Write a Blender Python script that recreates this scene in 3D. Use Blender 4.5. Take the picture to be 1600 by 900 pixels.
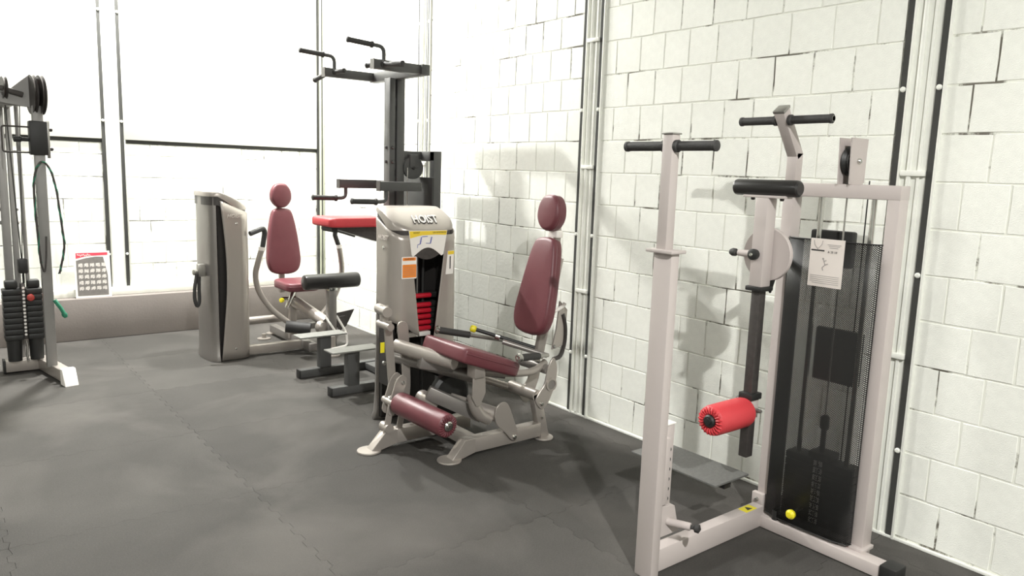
import bpy, bmesh, math, random
from mathutils import Vector, Matrix

# ------------------------------------------------------------------ clear
for o in list(bpy.data.objects):
    bpy.data.objects.remove(o, do_unlink=True)
SC = bpy.context.scene
COL = SC.collection
random.seed(7)
PI = math.pi

# ------------------------------------------------------------------ camera
YAW, PITCH, ROLL, FPX = 0.669335, -0.150653, 0.033444, 1174.42
cam = bpy.data.cameras.new('camera')
cam.sensor_fit = 'HORIZONTAL'
cam.sensor_width = 36.0
cam.lens = 36.0 * FPX / 1600.0
cam.clip_start = 0.05
cam_o = bpy.data.objects.new('camera', cam)
COL.objects.link(cam_o)
_f = Vector((math.sin(YAW)*math.cos(PITCH), math.cos(YAW)*math.cos(PITCH), math.sin(PITCH)))
_r = Vector((math.cos(YAW), -math.sin(YAW), 0))
_u = _r.cross(_f)
_c, _s = math.cos(ROLL), math.sin(ROLL)
_R, _U = _c*_r + _s*_u, -_s*_r + _c*_u
cam_o.matrix_world = Matrix(((_R.x, _U.x, -_f.x, 0), (_R.y, _U.y, -_f.y, 0), (_R.z, _U.z, -_f.z, 1.6), (0, 0, 0, 1)))
SC.camera = cam_o

# ------------------------------------------------------------------ world, lamps, exposure
w = bpy.data.worlds.new('world')
SC.world = w
w.use_nodes = True
w.node_tree.nodes['Background'].inputs[0].default_value = (1.0, 0.97, 0.92, 1)
w.node_tree.nodes['Background'].inputs[1].default_value = 0.02

def lamp(name, loc, power, size, color=(1.0, 0.992, 0.965), spread=180):
    l = bpy.data.lights.new(name, 'AREA')
    l.shape = 'DISK'
    l.size = size
    l.energy = power
    l.color = color
    l.spread = math.radians(spread)
    o = bpy.data.objects.new(name, l)
    o.location = loc
    COL.objects.link(o)
    return o

lamp('ceiling_lamp_back', (1.15, 7.2, 4.1), 175, 0.22)
lamp('ceiling_lamp_front', (0.0, -1.75, 4.1), 260, 0.13)
lamp('fill_light_side', (-2.4, 3.0, 4.1), 35, 0.5)  # added fill light for the left of the room, no known fixture
lamp('ceiling_lamp_middle', (2.65, 6.3, 4.2), 85, 0.16)

vs = SC.view_settings
vs.view_transform = 'Standard'
vs.look = 'None'
vs.gamma = 1
vs.use_curve_mapping = False
vs.exposure = 0.95

# ------------------------------------------------------------------ materials
def lin(c):
    return tuple(((x/255)/12.92 if x/255 <= 0.04045 else (((x/255)+0.055)/1.055)**2.4) for x in c) + (1,)

MATS = {}
def mat(name, rgb, rough=0.5, metal=0.0, noise=0.0, scale=8.0, bump=0.0, bscale=60.0, spec=0.5, coat=0.0, obvar=0.0):
    m = bpy.data.materials.new(name)
    m.use_nodes = True
    nt = m.node_tree
    b = nt.nodes['Principled BSDF']
    b.inputs['Roughness'].default_value = rough
    b.inputs['Metallic'].default_value = metal
    b.inputs['Specular IOR Level'].default_value = spec
    b.inputs['Coat Weight'].default_value = coat
    col = lin(rgb)
    b.inputs['Base Color'].default_value = col
    tc = nt.nodes.new('ShaderNodeTexCoord')
    if noise or obvar:
        n = nt.nodes.new('ShaderNodeTexNoise')
        n.inputs['Scale'].default_value = scale
        n.inputs['Detail'].default_value = 6
        nt.links.new(tc.outputs['Object'], n.inputs['Vector'])
        mr = nt.nodes.new('ShaderNodeMapRange')
        mr.inputs['From Min'].default_value = 0.3
        mr.inputs['From Max'].default_value = 0.7
        mr.inputs['To Min'].default_value = 1 - noise
        mr.inputs['To Max'].default_value = 1 + noise
        nt.links.new(n.outputs['Fac'], mr.inputs['Value'])
        val = mr.outputs['Result']
        if obvar:
            oi = nt.nodes.new('ShaderNodeObjectInfo')
            m2 = nt.nodes.new('ShaderNodeMapRange')
            m2.inputs['To Min'].default_value = 1 - obvar
            m2.inputs['To Max'].default_value = 1 + obvar
            nt.links.new(oi.outputs['Random'], m2.inputs['Value'])
            mu = nt.nodes.new('ShaderNodeMath'); mu.operation = 'MULTIPLY'
            nt.links.new(val, mu.inputs[0]); nt.links.new(m2.outputs['Result'], mu.inputs[1])
            val = mu.outputs[0]
        mx = nt.nodes.new('ShaderNodeVectorMath'); mx.operation = 'SCALE'
        mx.inputs[0].default_value = col[:3]
        nt.links.new(val, mx.inputs['Scale'])
        nt.links.new(mx.outputs[0], b.inputs['Base Color'])
    if bump:
        n2 = nt.nodes.new('ShaderNodeTexNoise')
        n2.inputs['Scale'].default_value = bscale
        n2.inputs['Detail'].default_value = 4
        nt.links.new(tc.outputs['Object'], n2.inputs['Vector'])
        bp = nt.nodes.new('ShaderNodeBump')
        bp.inputs['Strength'].default_value = bump
        bp.inputs['Distance'].default_value = 0.01
        nt.links.new(n2.outputs['Fac'], bp.inputs['Height'])
        nt.links.new(bp.outputs['Normal'], b.inputs['Normal'])
    MATS[name] = m
    return m

mat('block_paint', (236, 237, 229), 0.55, noise=0.03, scale=5, bump=0.25, bscale=40, obvar=0.02)
mat('wall_white', (232, 232, 224), 0.6, noise=0.02, scale=2)
mat('column_white', (232, 233, 225), 0.5, noise=0.05, scale=9)
mat('gap_dark', (56, 56, 53), 0.8, noise=0.1)
mat('corner_green', (196, 200, 180), 0.6, noise=0.06)
mat('plinth_grey', (128, 121, 116), 0.85, noise=0.07, scale=2.5, bump=0.1)
mat('concrete', (66, 64, 62), 0.9)
mat('beige', (188, 179, 175), 0.38, noise=0.02, scale=4)
mat('silver', (172, 165, 158), 0.33, metal=0.45, noise=0.02, scale=5)
mat('silver_dark', (140, 136, 132), 0.36, metal=0.55, noise=0.03)
mat('charcoal', (76, 76, 75), 0.5, metal=0.1, noise=0.04, scale=9)
mat('cable_grey', (142, 140, 137), 0.45, metal=0.2, noise=0.04)
mat('chrome', (205, 205, 200), 0.18, metal=1.0)
mat('steel', (165, 163, 158), 0.32, metal=0.8)
mat('black', (34, 34, 33), 0.5, noise=0.05)
mat('black_gloss', (40, 39, 38), 0.28, bump=0.05, bscale=200)
mat('grip_rubber', (52, 51, 50), 0.6, bump=0.2, bscale=220)
mat('tube_dark', (72, 68, 66), 0.4, metal=0.3, noise=0.15, scale=40)
mat('vinyl_maroon', (106, 56, 62), 0.42, noise=0.04, scale=12, bump=0.06, bscale=250)
mat('vinyl_red', (204, 64, 70), 0.45, noise=0.03, scale=10, bump=0.06, bscale=250)
mat('red_plate', (190, 30, 48), 0.3)
mat('tread_grey', (98, 98, 95), 0.7, noise=0.12, scale=60, bump=0.3, bscale=150)
mat('tread_light', (122, 122, 117), 0.6, noise=0.08, scale=60, bump=0.2, bscale=150)
mat('yellow', (228, 214, 40), 0.4)
mat('placard_yellow', (240, 208, 60), 0.4)
mat('orange', (238, 138, 48), 0.5)
mat('paper', (238, 234, 228), 0.6)
mat('card', (220, 212, 205), 0.5)
mat('ink', (48, 46, 46), 0.7)
mat('ink_grey', (150, 145, 142), 0.7)
mat('ink_blue', (84, 92, 170), 0.6)
mat('poster_red', (208, 66, 84), 0.5)
mat('poster_grey', (120, 116, 112), 0.5, noise=0.12, scale=30)
mat('poster_fig', (205, 200, 194), 0.5, noise=0.25, scale=90)
mat('window_smoke', (44, 42, 41), 0.25)
mat('knob_red', (170, 60, 52), 0.4)
mat('rope_green', (40, 120, 92), 0.7)
mat('ceiling_white', (170, 170, 166), 0.7)
mat('wall_far', (165, 165, 160), 0.7)

def rubber():
    m = mat('rubber_mat', (71, 69, 66), 0.75, noise=0.17, scale=1.5, bump=0.35, bscale=260, spec=0.22, obvar=0.09)
    nt = m.node_tree
    # fine speckle of the crumb rubber over the blotchy dust
    b = nt.nodes['Principled BSDF']
    src = b.inputs['Base Color'].links[0].from_socket
    tc = [n for n in nt.nodes if n.type == 'TEX_COORD'][0]
    n = nt.nodes.new('ShaderNodeTexNoise'); n.inputs['Scale'].default_value = 140; n.inputs['Detail'].default_value = 2
    nt.links.new(tc.outputs['Object'], n.inputs['Vector'])
    mr = nt.nodes.new('ShaderNodeMapRange')
    mr.inputs['From Min'].default_value = 0.35; mr.inputs['From Max'].default_value = 0.65
    mr.inputs['To Min'].default_value = 0.90; mr.inputs['To Max'].default_value = 1.10
    nt.links.new(n.outputs['Fac'], mr.inputs['Value'])
    v = nt.nodes.new('ShaderNodeVectorMath'); v.operation = 'SCALE'
    nt.links.new(src, v.inputs[0]); nt.links.new(mr.outputs['Result'], v.inputs['Scale'])
    # pale dust trodden into the rubber, patchy over the whole floor
    geo = nt.nodes.new('ShaderNodeNewGeometry')
    for nn in [q for q in nt.nodes if q.type == 'TEX_NOISE']:
        for l in list(nn.inputs['Vector'].links): nt.links.remove(l)
        nt.links.new(geo.outputs['Position'], nn.inputs['Vector'])
    du = nt.nodes.new('ShaderNodeTexNoise'); du.inputs['Scale'].default_value = 1.1; du.inputs['Detail'].default_value = 5; du.inputs['Distortion'].default_value = 0.6
    nt.links.new(geo.outputs['Position'], du.inputs['Vector'])
    dr = nt.nodes.new('ShaderNodeMapRange')
    dr.inputs['From Min'].default_value = 0.48; dr.inputs['From Max'].default_value = 0.72
    dr.inputs['To Min'].default_value = 0.0; dr.inputs['To Max'].default_value = 0.55
    nt.links.new(du.outputs['Fac'], dr.inputs['Value'])
    mx = nt.nodes.new('ShaderNodeMix'); mx.data_type = 'RGBA'
    nt.links.new(dr.outputs['Result'], mx.inputs['Factor'])
    nt.links.new(v.outputs[0], mx.inputs['A'])
    mx.inputs['B'].default_value = lin((106, 102, 98))
    nt.links.new(mx.outputs['Result'], b.inputs['Base Color'])
rubber()

def mortar():
    # painted joints with dark ragged cracks here and there
    m = mat('mortar', (228, 229, 219), 0.8)
    nt = m.node_tree
    b = nt.nodes['Principled BSDF']
    tc = nt.nodes.new('ShaderNodeTexCoord')
    n = nt.nodes.new('ShaderNodeTexNoise'); n.inputs['Scale'].default_value = 2.6; n.inputs['Detail'].default_value = 8; n.inputs['Roughness'].default_value = 0.7
    nt.links.new(tc.outputs['Object'], n.inputs['Vector'])
    r = nt.nodes.new('ShaderNodeValToRGB')
    r.color_ramp.elements[0].position = 0.535; r.color_ramp.elements[0].color = lin((228, 229, 219))
    r.color_ramp.elements[1].position = 0.60; r.color_ramp.elements[1].color = lin((104, 100, 90))
    nt.links.new(n.outputs['Fac'], r.inputs['Fac'])
    nt.links.new(r.outputs['Color'], b.inputs['Base Color'])
mortar()

def perforated():
    m = bpy.data.materials.new('perforated_steel'); m.use_nodes = True
    nt = m.node_tree
    b = nt.nodes['Principled BSDF']
    b.inputs['Base Color'].default_value = lin((38, 38, 37)); b.inputs['Roughness'].default_value = 0.45
    out = nt.nodes['Material Output']
    tc = nt.nodes.new('ShaderNodeTexCoord')
    sep = nt.nodes.new('ShaderNodeSeparateXYZ')
    nt.links.new(tc.outputs['Object'], sep.inputs[0])
    pitch = 0.0085
    def M(op, a, bb=None):
        n = nt.nodes.new('ShaderNodeMath'); n.operation = op
        for i, x in enumerate((a, bb)):
            if x is None: continue
            if isinstance(x, (int, float)): n.inputs[i].default_value = x
            else: nt.links.new(x, n.inputs[i])
        return n.outputs[0]
    p = M('DIVIDE', M('ADD', sep.outputs['Y'], sep.outputs['Z']), pitch)
    q = M('DIVIDE', M('SUBTRACT', sep.outputs['Y'], sep.outputs['Z']), pitch)
    fp = M('SUBTRACT', M('FRACT', p), 0.5)
    fq = M('SUBTRACT', M('FRACT', q), 0.5)
    d = M('ADD', M('MULTIPLY', fp, fp), M('MULTIPLY', fq, fq))
    hole = M('LESS_THAN', d, 0.088)
    tr = nt.nodes.new('ShaderNodeBsdfTransparent')
    mx = nt.nodes.new('ShaderNodeMixShader')
    nt.links.new(hole, mx.inputs[0]); nt.links.new(b.outputs[0], mx.inputs[1]); nt.links.new(tr.outputs[0], mx.inputs[2])
    nt.links.new(mx.outputs[0], out.inputs['Surface'])
    MATS['perforated'] = m
perforated()

# ------------------------------------------------------------------ builder
def V(*a):
    return Vector(a if len(a) > 1 else a[0])

def frame(d, up=(0, 0, 1)):
    d = Vector(d).normalized(); up = Vector(up)
    if abs(d.dot(up)) > 0.99: up = Vector((0, 1, 0))
    s = d.cross(up).normalized(); u = s.cross(d).normalized()
    return d, s, u

def fillet(pts, r, seg=5):
    pts = [Vector(p) for p in pts]
    out = [pts[0]]
    for i in range(1, len(pts)-1):
        a, b, c = pts[i-1], pts[i], pts[i+1]
        u, v = (a-b), (c-b)
        lu, lv = u.length, v.length
        u.normalize(); v.normalize()
        k = min(r, lu*0.48, lv*0.48)
        p0, p1 = b+u*k, b+v*k
        for j in range(seg+1):
            t = j/seg
            out.append((1-t)**2*p0 + 2*t*(1-t)*b + t*t*p1)
    out.append(pts[-1])
    return out

class B:
    """collects shapes in world coordinates; build() makes ONE mesh object under its parent"""
    def __init__(self, xf=None):
        self.v = []; self.f = []; self.xf = xf
    def add(self, vs, fs):
        n = len(self.v)
        self.v += [Vector(p) for p in vs]
        self.f += [tuple(i+n for i in f) for f in fs]
        return self
    def bm(self, bm):
        bm.verts.ensure_lookup_table(); bm.verts.index_update()
        self.add([v.co.copy() for v in bm.verts], [[v.index for v in f.verts] for f in bm.faces])
        bm.free()
        return self
    def obox(self, c, s, axes, bev=0.0, seg=2):
        bm = bmesh.new()
        bmesh.ops.create_cube(bm, size=1)
        for v in bm.verts: v.co = Vector((v.co.x*s[0], v.co.y*s[1], v.co.z*s[2]))
        if bev > 0:
            bmesh.ops.bevel(bm, geom=list(bm.edges), offset=min(bev, min(s)*0.45), segments=seg, profile=0.5, affect='EDGES')
        a, b, d = axes; c = Vector(c)
        for v in bm.verts: v.co = c + a*v.co.x + b*v.co.y + d*v.co.z
        return self.bm(bm)
    def box(self, x0, x1, y0, y1, z0, z1, bev=0.0, seg=2):
        return self.obox(((x0+x1)/2, (y0+y1)/2, (z0+z1)/2), (abs(x1-x0), abs(y1-y0), abs(z1-z0)), (V(1, 0, 0), V(0, 1, 0), V(0, 0, 1)), bev, seg)
    def bar(self, p0, p1, wd, h, up=(0, 0, 1), bev=0.004):
        p0, p1 = Vector(p0), Vector(p1)
        d, s, u = frame(p1-p0, up)
        return self.obox((p0+p1)/2, ((p1-p0).length, wd, h), (d, s, u), bev)
    def cyl(self, p0, p1, r, r2=None, n=20):
        p0, p1 = Vector(p0), Vector(p1); r2 = r if r2 is None else r2
        return self.lathe(p0, p1-p0, [(0, 0), (r, 0), (r2, (p1-p0).length), (0, (p1-p0).length)], n)
    def lathe(self, p0, axis, prof, n=24):
        p0 = Vector(p0); d, s, u = frame(axis)
        vs, fs, idx = [], [], []
        for r, h in prof:
            if r <= 1e-6:
                idx.append([len(vs)]); vs.append(p0+d*h)
            else:
                k = len(vs)
                for i in range(n):
                    a = 2*PI*i/n
                    vs.append(p0 + d*h + (s*math.cos(a)+u*math.sin(a))*r)
                idx.append(list(range(k, k+n)))
        for A, C in zip(idx, idx[1:]):
            for i in range(n):
                j = (i+1) % n
                if len(A) == 1 and len(C) == 1: continue
                if len(A) == 1: fs.append((A[0], C[i], C[j]))
                elif len(C) == 1: fs.append((A[i], C[0], A[j]))
                else: fs.append((A[i], C[i], C[j], A[j]))
        return self.add(vs, fs)
    def tube(self, pts, r, n=12, cap=True, rad=None):
        pts = [Vector(p) for p in pts]
        vs, fs = [], []
        up = Vector((0, 0, 1))
        prev = None
        m = len(pts)
        for i, p in enumerate(pts):
            t = (pts[min(i+1, m-1)]-pts[max(i-1, 0)]).normalized()
            if prev is None:
                d, s, u = frame(t)
            else:
                s = (prev - t*prev.dot(t)).normalized(); u = s.cross(t)
            prev = s
            rr = rad[i] if rad else r
            for k in range(n):
                a = 2*PI*k/n
                vs.append(p + (s*math.cos(a)+u*math.sin(a))*rr)
        for i in range(m-1):
            for k in range(n):
                j = (k+1) % n
                fs.append((i*n+k, i*n+j, (i+1)*n+j, (i+1)*n+k))
        if cap:
            fs.append(tuple(range(n))); fs.append(tuple(range((m-1)*n, m*n))[::-1])
        return self.add(vs, fs)
    def prism(self, poly, o, ax, ay, n, t, bev=0.0):
        """2D polygon in the plane (o, ax, ay), thickness t along n (centred)"""
        o, ax, ay, n = Vector(o), Vector(ax), Vector(ay), Vector(n)
        bm = bmesh.new()
        a = [bm.verts.new(o+ax*x+ay*y-n*t/2) for x, y in poly]
        c = [bm.verts.new(o+ax*x+ay*y+n*t/2) for x, y in poly]
        m = len(poly)
        bm.faces.new(a[::-1]); bm.faces.new(c)
        for i in range(m):
            j = (i+1) % m
            bm.faces.new((a[i], a[j], c[j], c[i]))
        bmesh.ops.recalc_face_normals(bm, faces=list(bm.faces))
        if bev:
            bmesh.ops.bevel(bm, geom=[e for e in bm.edges], offset=bev, segments=1, affect='EDGES')
        return self.bm(bm)
    def pad(self, outline, o, ax, ay, n, t, rnd=0.02, seg=4, dome=0.0):
        """upholstered cushion: rounded outline, front towards n"""
        o, ax, ay, n = Vector(o), Vector(ax), Vector(ay), Vector(n)
        cx = sum(p[0] for p in outline)/len(outline); cy = sum(p[1] for p in outline)/len(outline)
        def ring(ins, h):
            r = []
            for x, y in outline:
                dx, dy = x-cx, y-cy
                L = math.hypot(dx, dy)
                k = max(0.0, (L-ins)/L)
                r.append(o+ax*(cx+dx*k)+ay*(cy+dy*k)+n*h)
            return r
        layers = [(rnd*0.8, 0.0), (rnd*0.2, rnd*0.25)]
        layers.append((0.0, rnd*0.7))
        for i in range(seg+1):
            a = PI/2*i/seg
            layers.append((rnd*(1-math.cos(a)), t-rnd+rnd*math.sin(a)))
        R = min(math.hypot(x-cx, y-cy) for x, y in outline)
        if dome:
            for k in (0.25, 0.5, 0.75): layers.append((rnd+(R-rnd)*k, t+dome*math.sin(PI/2*k)))
        vs, fs = [], []
        m = len(outline)
        for ins, h in layers: vs += ring(ins, h)
        for l in range(len(layers)-1):
            for i in range(m):
                j = (i+1) % m
                fs.append((l*m+i, l*m+j, (l+1)*m+j, (l+1)*m+i))
        fs.append(tuple(range(m))[::-1]); fs.append(tuple(range((len(layers)-1)*m, len(layers)*m)))
        return self.add(vs, fs)
    def build(self, name, material, parent=None, label=None, kind=None, sharp=35):
        me = bpy.data.meshes.new(name)
        off = parent_origin(parent) if parent else Vector((0, 0, 0))
        vs = [(self.xf @ p if self.xf else p) - off for p in self.v]
        me.from_pydata([tuple(p) for p in vs], [], self.f)
        bm = bmesh.new(); bm.from_mesh(me)
        bmesh.ops.recalc_face_normals(bm, faces=list(bm.faces))
        bm.to_mesh(me); bm.free()
        me.materials.append(MATS[material])
        for p in me.polygons: p.use_smooth = True
        me.set_sharp_from_angle(angle=math.radians(sharp))
        o = bpy.data.objects.new(name, me)
        COL.objects.link(o)
        if parent: o.parent = parent
        if label: o['label'] = label
        if kind: o['kind'] = kind
        return o

def parent_origin(p):
    v = Vector((0, 0, 0))
    while p is not None:
        v += p.location; p = p.parent
    return v

def thing(name, label, cat, loc, group=None):
    o = bpy.data.objects.new(name, None)
    COL.objects.link(o)
    o.location = loc; o.empty_display_size = 0.1
    o['label'] = label; o['category'] = cat
    if group: o['group'] = group
    return o

def text(name, s, size, o, ax, ay, material, parent, depth=0.0015, shear=0.0, xs=1.0, bold=0.0, xf=None):
    """flat lettering: text centred on o, reading along ax, upright along ay"""
    c = bpy.data.curves.new(name, 'FONT')
    c.body = s; c.size = size; c.align_x = 'CENTER'; c.align_y = 'CENTER'
    c.extrude = depth; c.shear = shear; c.offset = bold; c.resolution_u = 2
    t = bpy.data.objects.new(name, c)
    COL.objects.link(t)
    dg = bpy.context.evaluated_depsgraph_get()
    me = bpy.data.meshes.new_from_object(t.evaluated_get(dg))
    COL.objects.unlink(t); bpy.data.objects.remove(t); bpy.data.curves.remove(c)
    ax, ay = Vector(ax).normalized(), Vector(ay).normalized(); n = ax.cross(ay); o = Vector(o)
    off = parent_origin(parent) if parent else Vector((0, 0, 0))
    for v in me.vertices:
        p = o + ax*v.co.x*xs + ay*v.co.y + n*v.co.z
        v.co = (xf @ p if xf else p) - off
    me.materials.clear(); me.materials.append(MATS[material]); me.name = name
    ob = bpy.data.objects.new(name, me)
    COL.objects.link(ob)
    if parent: ob.parent = parent
    return ob

def rrect(w_, h_, r, seg=5):
    """rounded rectangle outline, centred"""
    o = []
    for cx, cy, a0 in ((w_/2-r, h_/2-r, 0), (-w_/2+r, h_/2-r, 90), (-w_/2+r, -h_/2+r, 180), (w_/2-r, -h_/2+r, 270)):
        for i in range(seg+1):
            a = math.radians(a0+90*i/seg)
            o.append((cx+r*math.cos(a), cy+r*math.sin(a)))
    return o

def smooth_outline(ctrl, n=8):
    """closed Catmull-Rom through control points"""
    o = []; m = len(ctrl)
    for i in range(m):
        p0, p1, p2, p3 = [Vector(ctrl[(i+k-1) % m]+(0,)) for k in range(4)]
        for j in range(n):
            t = j/n
            q = 0.5*((2*p1)+(p2-p0)*t+(2*p0-5*p1+4*p2-p3)*t*t+(3*p1-p0-3*p2+p3)*t**3)
            o.append((q.x, q.y))
    return o

def curve3(ctrl, n=6):
    o = []; m = len(ctrl)
    c = [Vector(p) for p in ctrl]
    for i in range(m-1):
        p0, p1, p2, p3 = c[max(i-1, 0)], c[i], c[i+1], c[min(i+2, m-1)]
        for j in range(n):
            t = j/n
            o.append(0.5*((2*p1)+(p2-p0)*t+(2*p0-5*p1+4*p2-p3)*t*t+(3*p1-p0-3*p2+p3)*t**3))
    o.append(c[-1])
    return o

X_, Y_, Z_ = V(1, 0, 0), V(0, 1, 0), V(0, 0, 1)

# ================================================================== THE ROOM
XW, YB, YP = 3.424, 7.66, 7.52          # right wall face, back wall face, plinth front
CEIL = 4.6

floor = B().box(-4.2, XW+0.3, -4.2, YB+0.3, -0.25, -0.0085).build('floor', 'concrete', kind='structure')
P0X, P0Y, PIT = 1.215, 2.52, 1.02
def wave(n=15, d=0.011):
    pts = []
    for i in range(n):
        s = d if i % 2 == 0 else -d
        k0, k1 = (i+0.12)/n, (i+0.88)/n
        pts += [(k0, s), (k1, s)]
    return pts
WV = wave()
MESHES = {}
def mat_mesh(sx, sy, te):
    """rubber puzzle mat, teeth on edges listed in te (l r b t); cut edges straight"""
    key = (round(sx, 3), round(sy, 3), te)
    if key in MESHES: return MESHES[key]
    d = 0.03
    g_ = -0.0008
    bm = bmesh.new()
    inner = []
    def side(flag, L, E, I):
        """strip of teeth between the edge line E(t, out) and the inner line I(t)"""
        pts = [(0.0, 0.0)] + ([(k*PIT, q) for k, q in WV if 0.03 < k*PIT < L-0.03] if flag else []) + [(L, 0.0)]
        g = -0.0008
        ev = [bm.verts.new(E(t, q+g)+(0,)) for t, q in pts]
        lv = [bm.verts.new(E(t, q+g)+(-0.008,)) for t, q in pts]
        iv = [bm.verts.new(I(min(max(t, d), L-d))+(0,)) for t, q in pts]
        for k in range(len(pts)-1):
            bm.faces.new((ev[k], ev[k+1], iv[k+1], iv[k]))
            bm.faces.new((lv[k], lv[k+1], ev[k+1], ev[k]))
    side('b' in te, sx, lambda t, q: (t, q-2*g_), lambda t: (t, d))
    side('t' in te, sx, lambda t, q: (t, sy+q), lambda t: (t, sy-d))
    side('l' in te, sy, lambda t, q: (q-2*g_, t), lambda t: (d, t))
    side('r' in te, sy, lambda t, q: (sx+q, t), lambda t: (sx-d, t))
    c = [bm.verts.new(p+(0,)) for p in ((d, d), (sx-d, d), (sx-d, sy-d), (d, sy-d))]
    bm.faces.new(c)
    bmesh.ops.remove_doubles(bm, verts=list(bm.verts), dist=1e-5)
    bmesh.ops.recalc_face_normals(bm, faces=list(bm.faces))
    for f in bm.faces:
        if abs(f.normal.z) > 0.9 and f.normal.z < 0: f.normal_flip()
    me = bpy.data.meshes.new('rubber_mat'); bm.to_mesh(me); bm.free()
    me.materials.append(MATS['rubber_mat'])
    MESHES[key] = me
    return me
for i in range(-5, 3):
    for j in range(-5, 5):
        x0, y0 = P0X+i*PIT, P0Y+j*PIT
        x1, y1 = min(x0+PIT, XW-0.004), min(y0+PIT, YP-0.003)
        te = 'lb' + ('r' if i < 2 else '') + ('t' if j < 4 else '')
        o = bpy.data.objects.new('rubber_mat', mat_mesh(x1-x0, y1-y0, te))
        COL.objects.link(o); o.parent = floor; o.location = (x0, y0, 0)

# --- masonry walls
BLK = []
for k in range(8):
    bm = bmesh.new()
    j = lambda a: random.uniform(-a, a)
    ch = 0.004
    # unit block: length 1 (local x), height 1 (local y), face towards +z
    back = [bm.verts.new((x, y, -0.012)) for x, y in ((-0.5, -0.5), (0.5, -0.5), (0.5, 0.5), (-0.5, 0.5))]
    e = 0.018
    mid = [bm.verts.new((sx*(0.5-abs(j(e))), sy*(0.5-abs(j(e))), -0.0035+j(0.001))) for sx, sy in ((-1, -1), (0, -1), (1, -1), (1, 0), (1, 1), (0, 1), (-1, 1), (-1, 0))]
    mid[1].co.x = j(0.2); mid[3].co.y = j(0.2); mid[5].co.x = j(0.2); mid[7].co.y = j(0.2)
    top = [bm.verts.new((v.co.x*(1-0.022), v.co.y*(1-0.022), j(0.0012))) for v in mid]
    for a in range(8):
        b2 = (a+1) % 8
        bm.faces.new((mid[a], mid[b2], top[b2], top[a]))
    for a in range(4):
        m0, m1, m2 = mid[2*a], mid[(2*a+1) % 8], mid[(2*a+2) % 8]
        bm.faces.new((back[a], back[(a+1) % 4], m2, m1, m0))
    bm.faces.new(top)
    bmesh.ops.recalc_face_normals(bm, faces=list(bm.faces))
    me = bpy.data.meshes.new('block'); bm.to_mesh(me); bm.free()
    me.materials.append(MATS['block_paint'])
    for p in me.polygons: p.use_smooth = False
    BLK.append(me)

def courses(u0, u1, z0, z1, h, minl=0.175, maxl=0.235):
    """rows of (u-centre, z-centre, length, height) filling the panel"""
    out = []; z = z0; row = 0
    while z < z1-0.02:
        hh = min(h, z1-z)
        L = u1-u0; n = max(1, round(L/0.205))
        ls = [random.uniform(minl, maxl) for _ in range(n)]
        if row % 2: ls[0] *= 0.55; ls.append(0.11)
        k = L/sum(ls); u = u0
        for l in ls:
            out.append((u+l*k/2, z+hh/2, l*k, hh)); u += l*k
        z += hh; row += 1
    return out

def wall_blocks(wall, cells, place, limit=300, rank=None):
    cells = sorted(cells, key=rank) if rank else cells
    rest = B()
    for n, c in enumerate(cells):
        u, z, l, h = c
        me = random.choice(BLK)
        M = place(u, z) @ Matrix.Diagonal((l-0.0035, h-0.0035, 1, 1))
        if n < limit:
            o = bpy.data.objects.new('block', me); COL.objects.link(o); o.parent = wall; o.matrix_basis = M
        else:
            rest.add([M @ v.co for v in me.vertices], [tuple(p.vertices) for p in me.polygons])
    if rest.v:
        r = rest.build('far_blocks', 'block_paint', wall, kind='stuff', sharp=10)

COLS = [(1.462, 1.611), (3.50, 3.648), (5.54, 5.685)]
wall_r = B().box(XW+0.003, XW+0.3, -4.2, YB+0.3, -0.25, CEIL).build('wall_right', 'mortar', kind='structure')
cells = []
ys = [(-0.58+0.15, COLS[0][0]-0.02), (COLS[0][1]+0.02, COLS[1][0]-0.02), (COLS[1][1]+0.02, COLS[2][0]-0.02), (COLS[2][1]+0.02, YB-0.04)]
for k, (a, b) in enumerate(ys):
    if k == 0: a = 0.62
    cells += courses(a, b, 0.02, 3.45, 0.2005)
def place_r(u, z):
    # block face towards -x: local z -> -x, local x -> y, local y -> z
    return Matrix(((0, 0, -1, XW), (-1, 0, 0, u), (0, 1, 0, z), (0, 0, 0, 1)))
def rank_r(c):
    d = math.hypot(XW, c[0]); return d + max(0, c[1]-(1.6+0.42*d))*50
wall_blocks(wall_r, cells, place_r, 300, rank_r)
B().box(XW-0.012, XW+0.01, -4.2, YB, 0.0, 0.014, 0.002).build('baseboard_right', 'column_white', kind='structure')

wall_b = B().box(-4.2, XW+0.3, YB+0.003, YB+0.3, -0.25, CEIL).build('wall_back', 'mortar', kind='structure')
CB = (1.343, 1.484)
cells = courses(-0.6, CB[0]-0.02, 0.45, 1.755, 0.2005) + courses(CB[1]+0.02, 3.35, 0.45, 1.755, 0.2005)
def place_b(u, z):
    return Matrix(((1, 0, 0, u), (0, 0, -1, YB), (0, 1, 0, z), (0, 0, 0, 1)))
wall_blocks(wall_b, cells, place_b, 300)
for a, b in ((-4.2, CB[0]-0.02), (CB[1]+0.02, 3.352)):
    B().box(a, b, YB-0.022, YB+0.02, 1.79, CEIL, 0.003).build('cladding_panel', 'wall_white', wall_b)
    B().box(a, b, YB-0.004, YB+0.02, 1.757, 1.789).build('shadow_gap_strip', 'gap_dark', wall_b)

B().box(-4.2, XW, YP, YB+0.01, 0.0, 0.375, 0.006).build('trim_1', 'plinth_grey', kind='structure')
B().box(-4.2, XW, YB-0.05, YB+0.01, 0.376, 0.448, 0.006).build('baseboard_back', 'column_white', kind='structure')

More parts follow.
